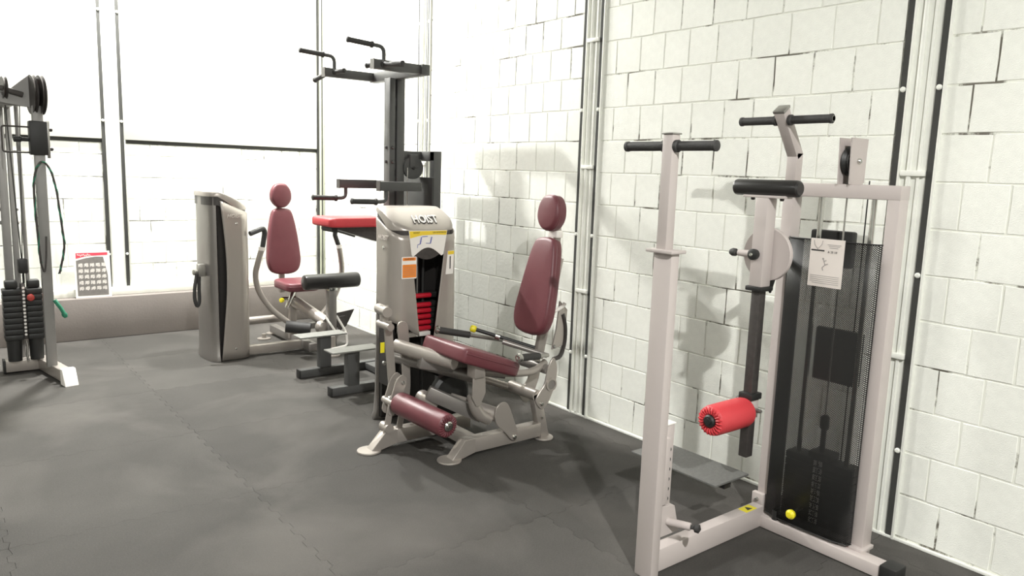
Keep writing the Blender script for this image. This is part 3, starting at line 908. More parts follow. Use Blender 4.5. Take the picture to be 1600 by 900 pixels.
# ------------------------------------------------------------------ leg extension
def leg_extension():
    r = thing('leg_extension', 'silver leg extension machine with maroon seat, roller and yellow placard', 'gym machine', (2.5, 3.6, 0))
    T = Matrix.Translation((2.455, 4.14, 0))
    cap = tower(r, T, 1.375, zb_left=lambda u: 0.575+0.20*u, zb_right=lambda u: 0.42)
    # logo on the cap front
    text('lettering_edge', 'HOIST', 0.112, (2.464, 4.016, 1.2975), X_, (0, 0.85, 0.53), 'tube_dark', cap, depth=0.0015, shear=0.32, xs=0.56, bold=0.004)
    text('lettering', 'HOIST', 0.112, (2.462, 4.014, 1.3025), X_, (0, 0.85, 0.53), 'paper', cap, depth=0.002, shear=0.32, xs=0.56, bold=0.001)
    stack_plates(r, T, 0.585, 6, 0.038, gap=True)
    B(T).box(-0.085, 0.085, -0.10, 0.0, 0.555, 0.583, 0.004).build('stack_base', 'paper', r)
    # placard with concave lower edge
    pts = [(-0.140, 0.0), (0.135, 0.0), (0.110, -0.150), (0.095, -0.158)]
    for i in range(9):
        t = i/8; pts.append((0.085-0.18*t, -0.150+0.045*math.sin(PI*t)))
    pts += [(-0.108, -0.158), (-0.118, -0.150)]
    O = (2.452, 3.943, 1.240)
    pc = B().prism(pts, O, X_, Z_, Y_, 0.004).build('placard', 'paper', r)
    B().prism([(-0.137, -0.003), (0.132, -0.003), (0.128, -0.030), (0.05, -0.027), (-0.05, -0.029), (-0.131, -0.046)], (2.452, 3.9405, 1.240), X_, Z_, Y_, 0.0008).build('placard_header', 'placard_yellow', pc)
    text('placard_text', 'HOIST', 0.016, (2.365, 3.9395, 1.226), X_, Z_, 'ink', pc, depth=0.0003)
    text('placard_text', 'LEG EXTENSION', 0.013, (2.530, 3.9395, 1.227), X_, Z_, 'ink', pc, depth=0.0003)
    fg = B()
    for a, b, w_ in (((-0.052, -0.040), (-0.060, -0.082), 0.007), ((-0.060, -0.082), (-0.078, -0.086), 0.004), ((-0.078, -0.086), (-0.080, -0.106), 0.003), ((-0.048, -0.038), (-0.008, -0.036), 0.004), ((0.022, -0.040), (0.012, -0.080), 0.007), ((0.012, -0.080), (-0.020, -0.078), 0.003)):
        fg.bar((O[0]+a[0], 3.9395, O[2]+a[1]), (O[0]+b[0], 3.9395, O[2]+b[1]), w_, 0.0008, up=(0, 1, 0), bev=0)
    fg.build('placard_figure', 'ink_blue', pc)
    # dark lens under the placard
    ln = [(0.085-0.18*i/8, -0.150+0.045*math.sin(PI*i/8)) for i in range(9)] + [(-0.095+0.18*i/8, -0.150-0.030*math.sin(PI*i/8)) for i in range(1, 8)]
    B().prism(ln, (2.452, 3.95, 1.240), X_, Z_, Y_, 0.004).build('window_visor', 'tube_dark', r)
    # stickers
    st = B().prism(rrect(0.105, 0.135, 0.006, 2), (2.318, 3.9435, 1.015), X_, Z_, Y_, 0.002).build('warning_sticker', 'paper', r)
    B().prism(rrect(0.095, 0.080, 0.003, 2), (2.320, 3.942, 0.995), X_, Z_, Y_, 0.001).build('sticker_panel', 'orange', st)
    B().prism(rrect(0.090, 0.018, 0.003, 2), (2.318, 3.942, 1.068), X_, Z_, Y_, 0.001).build('sticker_band', 'orange', st)
    text('sticker_text', 'WARNING', 0.014, (2.318, 3.941, 1.068), X_, Z_, 'ink', st, depth=0.0003)
    for k in range(5): B().box(2.28, 2.36, 3.9408, 3.9414, 1.018-k*0.012, 1.0195-k*0.012).build('sticker_line', 'ink_grey', st)
    st = B().prism([(-0.030, -0.075), (0.026, -0.072), (0.030, 0.075), (-0.016, 0.073)], (2.612, 3.9435, 1.035), X_, Z_, Y_, 0.002).build('info_sticker', 'paper', r)
    B().prism([(-0.015, 0.050), (0.029, 0.052), (0.030, 0.073), (-0.016, 0.072)], (2.612, 3.942, 1.035), X_, Z_, Y_, 0.001).build('sticker_band', 'placard_yellow', st)
    B().box(2.610, 2.617, 3.9405, 3.9415, 0.995, 1.075).build('sticker_mark', 'ink', st)
    # base rails
    def rail(y, xf0, x0, x1, back=True):
        b = B().box(x0+0.070, x1, y-0.032, y+0.032, 0.028, 0.112, 0.003)
        b.prism([(xf0, 0.006), (xf0+0.07, 0.006), (x0+0.072, 0.028), (x0+0.072, 0.1115), (x0, 0.1115)], (0, y, 0), X_, Z_, Y_, 0.0635, 0.002)
        o = b.build('base_rail', 'silver', r)
        B().lathe((xf0+0.005, y, 0), Z_, [(0, 0), (0.068, 0), (0.070, 0.004), (0.068, 0.011), (0.02, 0.013), (0, 0.013)], 28).build('foot_plate', 'silver', o)
        if back: B().lathe((x1+0.05, y, 0), Z_, [(0, 0), (0.060, 0), (0.062, 0.004), (0.060, 0.011), (0.02, 0.013), (0, 0.013)], 28).build('foot_plate', 'silver', o)
        return o
    rail(3.345, 2.235, 2.325, 2.88)
    rail(3.715, 1.930, 2.03, 2.62, False)
    B().box(2.385, 2.455, 3.377, 3.685, 0.035, 0.100, 0.005).build('cross_member', 'silver', r)
    # rear upright and link
    up = B()
    up.bar((2.925, 3.345, 0.012), (2.845, 3.345, 0.30), 0.062, 0.050, up=(0, 1, 0))
    up = up.build('rear_upright', 'silver', r)
    B().lathe((2.885, 3.312, 0.145), (0, -1, 0), [(0, 0), (0.008, 0), (0.006, 0.006), (0, 0.006)], 12).build('bolt', 'chrome', up)
    lk = smooth_outline([(-0.075, -0.10), (-0.025, -0.155), (0.025, -0.12), (0.075, -0.01), (0.085, 0.09), (0.055, 0.155), (0.015, 0.10), (-0.01, 0.0), (-0.05, -0.05)], 4)
    for k, y in enumerate((3.315, 3.47)):
        o = B().prism(lk, (2.905, y, 0.355), X_, Z_, Y_, 0.012, 0.002).build('rocker_plate', 'silver', r)
        if k == 0:
            B().lathe((2.945, y-0.004, 0.345), (0, -1, 0), [(0.030, 0), (0.040, 0), (0.040, 0.010), (0.030, 0.010), (0.030, 0)], 24).build('bushing_ring', 'silver', o)
            B().lathe((2.945, y-0.0055, 0.345), (0, -1, 0), [(0, 0), (0.030, 0), (0.030, 0.004), (0, 0.004)], 24).build('bushing_bore', 'silver_dark', o)
            bolt((2.875, y-0.007, 0.235), (0, -1, 0), 0.012, o)
    B().cyl((2.850, 3.32, 0.285), (2.850, 3.58, 0.285), 0.036).build('pivot_tube', 'silver', r)
    B().cyl((2.93, 3.32, 0.435), (2.93, 3.60, 0.435), 0.030).build('pivot_tube', 'silver_dark', r)
    # long lower tube to the tower and the second rear tube
    B().cyl((2.47, 3.42, 0.43), (2.16, 3.90, 0.50), 0.036).build('main_tube', 'silver_dark', r)
    B().cyl((2.40, 3.86, 0.44), (2.95, 3.50, 0.235), 0.024).build('link_tube', 'silver', r)
    B().cyl((2.30, 3.40, 0.545), (2.14, 3.78, 0.585), 0.040).build('seat_tube', 'silver', r)
    B().bar((2.19, 3.60, 0.525), (2.70, 3.46, 0.425), 0.07, 0.075).build('seat_beam', 'silver_dark', r)
    B().tube(curve3([(2.36, 3.34, 0.51), (2.52, 3.33, 0.475), (2.72, 3.34, 0.44), (2.86, 3.36, 0.435), (2.95, 3.38, 0.47)], 5), 0.022).build('seat_frame_tube', 'silver', r)
    # foot linkage plates under the seat, near side
    B().box(2.355, 2.425, 3.28, 3.36, 0.47, 0.565, 0.006).build('seat_bracket', 'silver', r)
    B().prism([(-0.038, 0.10), (0.042, 0.10), (0.048, -0.03), (0.012, -0.10), (-0.015, -0.10), (-0.042, -0.05)], (2.395, 3.30, 0.405), X_, Z_, Y_, 0.012, 0.002).build('link_plate', 'silver', r)
    B().tube(curve3([(2.385, 3.335, 0.36), (2.40, 3.335, 0.29), (2.44, 3.335, 0.235), (2.50, 3.335, 0.20)], 5), 0.034, 14).build('link_arm', 'silver', r)
    B().bar((2.20, 3.52, 0.36), (2.48, 3.38, 0.21), 0.05, 0.075).build('link_arm', 'silver_dark', r)
    B().cyl((2.38, 3.56, 0.275), (2.56, 3.33, 0.215), 0.042).build('pivot_barrel', 'silver', r)
    fp = B().prism(smooth_outline([(-0.055, 0.06), (-0.02, 0.095), (0.03, 0.085), (0.075, -0.01), (0.115, -0.12), (0.075, -0.145), (0.02, -0.09), (-0.05, -0.02)], 4), (2.575, 3.300, 0.200), X_, Z_, Y_, 0.012, 0.002).build('pedal_plate', 'silver', r)
    bolt((2.66, 3.293, 0.075), (0, -1, 0), 0.014, fp)
    B().cyl((2.215, 3.50, 0.30), (2.225, 3.62, 0.30), 0.045).build('counter_barrel', 'silver', r)
    B().lathe((2.42, 3.60, 0.29), (0, 1, 0), [(0, 0), (0.11, 0), (0.13, 0.015), (0.13, 0.05), (0.11, 0.065), (0, 0.065)], 30).build('cam_wheel', 'black', r)
    # far side swing arm and linkage below the tower
    B().prism(smooth_outline([(-0.035, 0.28), (0.03, 0.28), (0.045, 0.10), (0.055, -0.10), (0.035, -0.20), (-0.025, -0.20), (0.0, -0.05), (-0.01, 0.10)], 4), (2.195, 3.80, 0.42), X_, Z_, Y_, 0.014, 0.002).build('swing_plate', 'silver', r)
    a2 = B().prism([(-0.028, 0.24), (0.022, 0.24), (0.058, -0.16), (0.010, -0.16)], (2.075, 3.76, 0.50), X_, Z_, Y_, 0.016, 0.002).build('swing_plate', 'silver', r)
    B().box(2.025, 2.05, 3.753, 3.757, 0.56, 0.62).build('yellow_sticker', 'yellow', a2)
    bolt((2.045, 3.75, 0.50), (0, -1, 0), 0.012, a2)
    B().cyl((2.05, 3.68, 0.72), (2.05, 3.82, 0.72), 0.022).cyl((2.05, 3.72, 0.80), (2.07, 3.86, 0.80), 0.030).bar((2.055, 3.77, 0.70), (2.065, 3.79, 0.83), 0.04, 0.04, up=(0, 1, 0)).build('top_linkage', 'silver', r)
    cr = smooth_outline([(-0.062, -0.10), (-0.02, -0.125), (0.03, -0.02), (0.062, 0.07), (0.035, 0.105), (-0.005, 0.08), (-0.035, 0.0)], 4)
    for y in (3.69, 3.755):
        o = B().prism(cr, (2.100, y, 0.325), X_, Z_, Y_, 0.011, 0.002).build('crank_plate', 'silver', r)
        bolt((2.135, y-0.006, 0.385), (0, -1, 0), 0.012, o, 'steel')
    B().cyl((2.065, 3.78, 0.275), (2.065, 3.66, 0.275), 0.020).build('crank_pin', 'silver', r)
    for dx in (0.0, 0.085):
        B().prism([(-0.03, -0.085), (0.006, -0.10), (0.050, 0.12), (0.015, 0.13)], (2.045+dx, 3.70+0.02*dx, 0.185), X_, Z_, Y_, 0.012, 0.002).build('lower_link', 'silver', r)
    B().cyl((2.045, 3.675, 0.125), (2.045, 3.755, 0.125), 0.028).build('link_pivot', 'silver', r)
    # leg roller
    sh = B().cyl((2.075, 3.73, 0.285), (2.095, 3.60, 0.280), 0.020).build('roller_shaft', 'chrome', r)
    rl = roller('leg_roller', (2.135, 3.205, 0.262), (2.095, 3.66, 0.278), 0.066, r, 'vinyl_maroon', 'chrome')
    rl['label'] = 'maroon leg roller with chrome end cap'
    # seat: front roll and sloping rear half
    sx = Vector((0.94, 0, -0.34)).normalized(); sn = Vector((0.34, 0, 0.94)).normalized()
    so = smooth_outline([(-0.23, -0.19), (-0.235, 0.0), (-0.23, 0.19), (-0.18, 0.215), (0.0, 0.215), (0.17, 0.19), (0.235, 0.13), (0.24, 0.0), (0.235, -0.13), (0.17, -0.19), (0.0, -0.215), (-0.18, -0.215)], 4)
    cushion('seat', so, V(2.455, 3.455, 0.508), sx, Y_, sn, 0.085, r)
    # back and head pads, reclined
    ay = Vector((0.215, 0, 0.976)).normalized(); n = Vector((-0.976, 0, 0.215)).normalized()
    bp = cushion('backrest', back_outline(), V(2.905, 3.44, 0.635), (0, -1, 0), ay, n, 0.075, r)
    hp = cushion('headrest', head_outline(), V(3.040, 3.44, 1.262), (0, -1, 0), Vector((0.10, 0, 0.995)).normalized(), Vector((-0.995, 0, 0.10)).normalized(), 0.085, r)
    B().bar((2.94, 3.44, 0.48), (3.08, 3.44, 1.10), 0.06, 0.035, up=(0, 1, 0)).bar((3.06, 3.44, 1.10), (3.06, 3.44, 1.36), 0.05, 0.02, up=(0, 1, 0)).build('back_post', 'silver', r)
    B().box(3.02, 3.07, 3.40, 3.48, 1.225, 1.27, 0.006).build('headrest_bracket', 'paper', r)
    B().prism([(0.0, 0.0), (0.10, 0.02), (0.115, 0.24), (0.05, 0.30), (0.03, 0.12)], (2.985, 3.365, 0.545), X_, Z_, Y_, 0.014, 0.003).build('recline_plate', 'silver', r)
    B().tube(curve3([(2.985, 3.352, 0.785), (3.01, 3.350, 0.795), (3.05, 3.350, 0.812), (3.065, 3.350, 0.830)], 4), 0.012, 8).build('recline_slot', 'paper', r)
    bolt((3.00, 3.357, 0.565), (0, -1, 0), 0.012, r, 'steel')
    B().tube(curve3([(3.06, 3.36, 0.76), (3.085, 3.36, 0.68), (3.085, 3.36, 0.58), (3.055, 3.36, 0.50), (3.0, 3.36, 0.485)], 4), 0.014, 8).build('cable_cover', 'tube_dark', r)
    # side handles and the range lever with yellow tip
    hn = B().tube([(2.90, 3.30, 0.535), (2.63, 3.215, 0.572)], 0.013).build('handle', 'steel', r)
    B().cyl((2.80, 3.269, 0.549), (2.615, 3.210, 0.574), 0.021).build('grip', 'grip_rubber', hn)
    B().lathe((2.615, 3.210, 0.574), (-0.185, -0.059, 0.025), [(0.010, 0), (0.024, 0), (0.026, 0.008), (0.022, 0.018), (0.012, 0.020), (0.010, 0.012), (0, 0.012)], 18).build('end_ring', 'chrome', hn)
    hf = B().tube([(2.92, 3.60, 0.55), (2.42, 3.74, 0.655)], 0.013).build('handle', 'steel', r)
    B().cyl((2.60, 3.69, 0.617), (2.41, 3.743, 0.657), 0.021).build('grip', 'grip_rubber', hf)
    B().lathe((2.41, 3.743, 0.657), (-0.19, 0.053, 0.04), [(0, 0), (0.022, 0), (0.026, 0.008), (0.020, 0.02), (0, 0.024)], 18).build('end_ring', 'chrome', hf)
    lv = B().tube([(2.90, 3.42, 0.555), (2.62, 3.66, 0.655)], 0.012).build('range_lever', 'black', r)
    B().lathe((2.625, 3.656, 0.653), (-0.28, 0.24, 0.10), [(0, 0), (0.016, 0), (0.022, 0.008), (0.022, 0.03), (0.014, 0.038), (0, 0.04)], 16).build('lever_tip', 'yellow', lv)
    B().cyl((2.735, 3.56, 0.613), (2.715, 3.578, 0.621), 0.022).build('lever_collar', 'chrome', lv)
    B().tube([(2.93, 3.34, 0.52), (2.71, 3.50, 0.600)], 0.016).build('lever_sleeve', 'silver_dark', r)
    return r
leg_extension()

# ------------------------------------------------------------------ press machine by the back wall
def press_machine():
    r = thing('seated_press', 'silver seated press machine with tall maroon backrest and curved handle arms', 'gym machine', (2.4, 6.4, 0))
    T = Matrix.Translation((1.925, 6.375, 0)) @ Matrix.Rotation(PI/2, 4, 'Z')
    tower(r, T, 1.385, full=True)
    stack_plates(r, T, 0.4, 8, 0.038)
    # knob and hanging strap on the tower's back
    k = B().lathe((1.750, 6.265, 0.735), (-1, -0.3, 0), [(0, 0), (0.012, 0), (0.012, 0.03), (0.022, 0.034), (0.022, 0.06), (0, 0.064)], 14).box(1.725, 1.78, 6.235, 6.29, 0.70, 0.80, 0.005).build('storage_hook', 'steel', r)
    B().tube(curve3([(1.715, 6.240, 0.720), (1.695, 6.225, 0.640), (1.685, 6.215, 0.540), (1.700, 6.210, 0.470), (1.720, 6.215, 0.500), (1.725, 6.230, 0.600), (1.730, 6.235, 0.700)], 5), 0.014, 8).build('strap', 'grip_rubber', r)
    # base rails
    B().box(2.06, 2.62, 6.19, 6.255, 0.02, 0.095, 0.006).build('base_rail', 'silver', r)
    B().cyl((2.06, 6.56, 0.235), (2.52, 6.56, 0.235), 0.035).build('rear_tube', 'silver', r)
    B().box(2.56, 2.63, 6.0, 6.95, 0.03, 0.10, 0.006).build('centre_rail', 'silver_dark', r)
    for x, y in ((2.60, 6.98), (2.45, 6.80)):
        B().lathe((x, y, 0), Z_, [(0, 0), (0.06, 0), (0.06, 0.01), (0.02, 0.014), (0.02, 0.05), (0, 0.05)], 20).build('foot_plate', 'silver', r)
    # pads
    ay = Vector((0.0, 0.10, 0.995)).normalized(); n = Vector((0, -0.995, 0.10)).normalized()
    cushion('backrest', back_outline(), V(2.585, 6.66, 0.625), X_, ay, n, 0.07, r)
    cushion('headrest', head_outline(), V(2.58, 6.715, 1.228), X_, Vector((0, 0.03, 1)).normalized(), Vector((0, -1, 0.03)).normalized(), 0.075, r)
    B().bar((2.585, 6.68, 0.45), (2.585, 6.76, 1.40), 0.05, 0.035, up=(0, 1, 0)).build('back_post', 'silver', r)
    so = rrect(0.30, 0.40, 0.07, 4)
    cushion('seat', so, V(2.60, 6.38, 0.525), X_, Y_, Z_, 0.075, r)
    # seat post and linkage
    B().bar((2.585, 6.45, 0.06), (2.585, 6.45, 0.53), 0.06, 0.06, up=(0, 1, 0)).build('seat_post', 'silver', r)
    ad = B().cyl((2.47, 6.40, 0.44), (2.60, 6.40, 0.44), 0.016).cyl((2.50, 6.36, 0.36), (2.58, 6.40, 0.50), 0.02).build('seat_adjuster', 'chrome', r)
    B().lathe((2.47, 6.36, 0.435), (-1, -0.4, 0), [(0, 0), (0.014, 0), (0.020, 0.008), (0.02, 0.03), (0, 0.034)], 14).build('adjuster_knob', 'yellow', ad)
    B().cyl((2.60, 6.40, 0.40), (2.72, 6.02, 0.27), 0.05).build('linkage_barrel', 'silver', r)
    B().lathe((2.67, 6.03, 0.235), (0.1, -1, 0), [(0, 0), (0.055, 0), (0.058, 0.01), (0.045, 0.045), (0.02, 0.06), (0, 0.062)], 24).build('end_dome', 'silver', r)
    B().cyl((2.42, 6.18, 0.235), (2.60, 6.08, 0.215), 0.052).build('rubber_sleeve', 'grip_rubber', r)
    B().bar((2.50, 6.25, 0.20), (2.75, 6.20, 0.22), 0.06, 0.05).build('linkage_bar', 'silver_dark', r)
    # curved handle arms, mirrored
    for s in (-1, 1):
        f = lambda dx, y, z: (2.585+s*dx, y, z)
        arm = B().tube(curve3([f(0.345, 6.22, 0.92), f(0.375, 6.24, 0.80), f(0.392, 6.26, 0.68), f(0.362, 6.26, 0.54), f(0.27, 6.24, 0.39), f(0.13, 6.20, 0.26)], 6), 0.024, 12).build('handle_arm', 'silver', r)
        B().tube(fillet([f(0.47, 6.15, 1.045), f(0.345, 6.19, 1.085), f(0.325, 6.21, 1.05), f(0.345, 6.22, 0.91)] if s < 0 else [f(0.47, 6.15, 1.01), f(0.31, 6.19, 1.06), f(0.30, 6.21, 1.02), f(0.345, 6.22, 0.91)], 0.06), 0.021, 10).build('grip', 'grip_rubber', arm)
        B().cyl(f(0.345, 6.22, 0.925), f(0.350, 6.222, 0.895), 0.028).build('grip_collar', 'paper', arm)
    # front post with the black padded roll
    B().box(2.705, 2.775, 5.93, 6.0, 0.06, 0.60, 0.005).build('front_post', 'silver_dark', r)
    B().lathe((2.71, 5.90, 0), Z_, [(0, 0), (0.075, 0), (0.075, 0.012), (0.035, 0.02), (0.035, 0.17), (0, 0.17)], 20).build('foot_pillar', 'silver', r)
    fr = B().tube(fillet([(2.69, 5.97, 0.33), (2.74, 5.86, 0.20), (2.83, 5.86, 0.20), (2.79, 5.97, 0.33)], 0.02), 0.010, 8).tube(fillet([(2.83, 5.86, 0.20), (2.83, 5.84, 0.09), (2.66, 5.84, 0.07)], 0.03), 0.010, 8).build('foot_rest', 'paper', r)
    rp = B().lathe((2.49, 5.97, 0.640), (1, 0, 0), [(0, 0), (0.045, 0.0), (0.062, 0.010), (0.066, 0.03), (0.066, 0.48), (0.062, 0.50), (0.045, 0.51), (0, 0.51)], 24).build('chest_roll', 'black_gloss', r)
    B().box(2.70, 2.78, 5.92, 6.01, 0.56, 0.585, 0.004).build('roll_bracket', 'chrome', rp)
    B().prism([(-0.09, 0.10), (0.14, 0.13), (0.06, -0.02), (-0.03, -0.06)], (2.93, 6.20, 0.20), X_, Z_, Y_, 0.012).prism([(-0.08, 0.09), (0.03, 0.10), (0.02, 0.0), (-0.02, -0.04)], (2.92, 6.14, 0.19), X_, Z_, Y_, 0.010).build('foot_pedal', 'tube_dark', r)
    B().bar((2.77, 6.0, 0.12), (2.93, 6.20, 0.16), 0.04, 0.04).build('pedal_arm', 'silver_dark', r)
    return r
press_machine()

# ------------------------------------------------------------------ assisted chin and dip tower
def chin_machine():
    r = thing('chin_dip_tower', 'tall charcoal chin-up and dip tower with red knee pad and two steps', 'gym machine', (2.8, 5.09, 0))
    C = 'charcoal'
    col = B().box(2.785, 2.832, 5.045, 5.135, 0.06, 2.27, 0.004).build('column', C, r)
    B().box(2.845, 2.91, 5.04, 5.14, 0.06, 2.27, 0.004).build('column', C, r)
    for z in (0.4, 1.52, 1.63, 2.1):
        B().box(2.83, 2.848, 5.06, 5.12, z-0.03, z+0.03).build('spacer', C, col)
    for z in (1.66, 1.765):
        for y, d in ((5.044, -1), (5.136, 1)):
            bolt((2.81, y, z), (0, d, 0), 0.014, col, C, 'bolt', 0.016)
        bolt((2.784, 5.09, z), (-1, 0, 0), 0.012, col, C, 'bolt', 0.014)
    # top U frame
    B().box(2.82, 2.885, 4.655, 5.435, 2.262, 2.335, 0.004).build('top_beam', C, r)
    def upper(y, x0, sgn):
        a = B().box(x0, 2.885, y-0.027, y+0.027, 2.268, 2.332, 0.004).build('top_arm', C, r)
        B().box(x0-0.004, x0+0.002, y-0.029, y+0.029, 2.266, 2.334).build('end_cap', 'tube_dark', a)
        xs = x0+0.085
        B().tube(fillet([(xs, y, 2.33), (xs, y, 2.42), (xs-0.10, y, 2.425)], 0.05), 0.014, 10).build('handle_tube', C, a)
        cyl_grip('grip', (xs-0.085, y, 2.424), (xs-0.275, y, 2.435), 0.018, a)
        return a
    a = upper(4.70, 2.46, -1)
    b = upper(5.40, 2.425, 1)
    cyl_grip('cross_grip', (2.53, 4.675, 2.30), (2.56, 4.46, 2.290), 0.019, a)
    cyl_grip('cross_grip', (2.50, 4.725, 2.30), (2.46, 4.80, 2.295), 0.017, a)
    cyl_grip('cross_grip', (2.47, 5.425, 2.30), (2.44, 5.60, 2.255), 0.019, b)
    cyl_grip('cross_grip', (2.50, 5.372, 2.305), (2.53, 5.26, 2.310), 0.017, b)
    # dip arms
    B().box(2.845, 2.905, 4.775, 5.41, 1.452, 1.515, 0.004).build('dip_beam', C, r)
    for y, x0 in ((4.80, 2.565), (5.385, 2.535)):
        a = B().box(x0, 2.905, y-0.026, y+0.026, 1.450, 1.516, 0.004).build('dip_arm', C, r)
        B().box(x0-0.004, x0+0.002, y-0.028, y+0.028, 1.448, 1.518).build('end_cap', 'tube_dark', a)
        xs = x0+0.06
        B().tube(fillet([(xs, y, 1.452), (xs, y, 1.375), (xs-0.09, y, 1.372)], 0.045), 0.014, 10).build('handle_tube', C, a)
        cyl_grip('grip', (xs-0.075, y, 1.372), (xs-0.275, y, 1.376), 0.019, a)
    # knee pad on its lever
    kp = B().pad(rrect(0.48, 0.36, 0.05, 4), (2.49, 5.08, 1.185), X_, Y_, Z_, 0.065, rnd=0.02, dome=0.004).build('knee_pad', 'vinyl_red', r, label='red vinyl knee pad', sharp=60)
    B().prism([(2.28, 1.183), (2.78, 1.183), (2.80, 1.05), (2.70, 1.06), (2.40, 1.15)], (0, 5.08, 0), X_, Z_, Y_, 0.14, 0.004).build('pad_lever', 'tube_dark', r)
    B().cyl((2.32, 4.99, 1.165), (2.32, 5.17, 1.165), 0.022).build('lever_bumper', 'black', r)
    # weight frame
    for y in (4.905, 5.33):
        B().box(3.07, 3.135, y-0.03, y+0.03, 0.0, 1.745, 0.004).build('rear_post', C, r)
    B().box(3.07, 3.135, 4.876, 5.36, 1.675, 1.748, 0.004).build('frame_beam', C, r)
    B().box(2.90, 3.075, 5.06, 5.12, 1.685, 1.745, 0.004).build('tie_beam', C, r)
    B().box(3.045, 3.065, 4.86, 5.36, 0.10, 1.552, 0.004).build('stack_cover', 'black', r)
    B().box(3.066, 3.18, 4.95, 5.29, 0.10, 0.75, 0.004).build('weight_stack', 'black', r)
    for y in (5.02, 5.22): B().cyl((3.10, y, 0.1), (3.10, y, 1.68), 0.011).build('guide_rod', 'chrome', r)
    pu = B().lathe((2.985, 5.03, 1.62), (0, 1, 0), [(0, 0), (0.085, 0), (0.072, 0.012), (0.085, 0.024), (0, 0.024)], 28).build('pulley', C, r)
    bolt((2.985, 5.03, 1.62), (0, -1, 0), 0.014, pu, 'black')
    B().box(2.95, 3.02, 5.02, 5.065, 1.62, 1.72, 0.003).build('pulley_hanger', C, r)
    B().cyl((2.925, 5.02, 1.15), (2.925, 5.02, 1.62), 0.004, n=8).build('cable', 'steel', r)
    # base and steps
    for y in (4.81, 5.37):
        rl = B().box(2.20, 3.24, y-0.032, y+0.032, 0.004, 0.066, 0.005).build('base_rail', C, r)
        B().box(2.192, 2.203, y-0.034, y+0.034, 0.002, 0.068, 0.003).build('end_cap', 'black', rl)
    B().box(2.74, 2.94, 4.84, 5.34, 0.010, 0.06, 0.004).build('cross_rail', C, r)
    B().box(3.07, 3.14, 4.84, 5.34, 0.004, 0.06, 0.004).build('cross_rail', C, r)
    for y, xp in ((4.81, 2.365), (5.37, 2.405)):
        p = B().box(xp-0.045, xp+0.045, y-0.035, y+0.035, 0.064, 0.318, 0.004).build('step_post', C, r)
        B().box(2.185, 2.565, y-0.075, y+0.075, 0.318, 0.330, 0.003).build('step_plate', 'tread_light', r)
    return r
chin_machine()

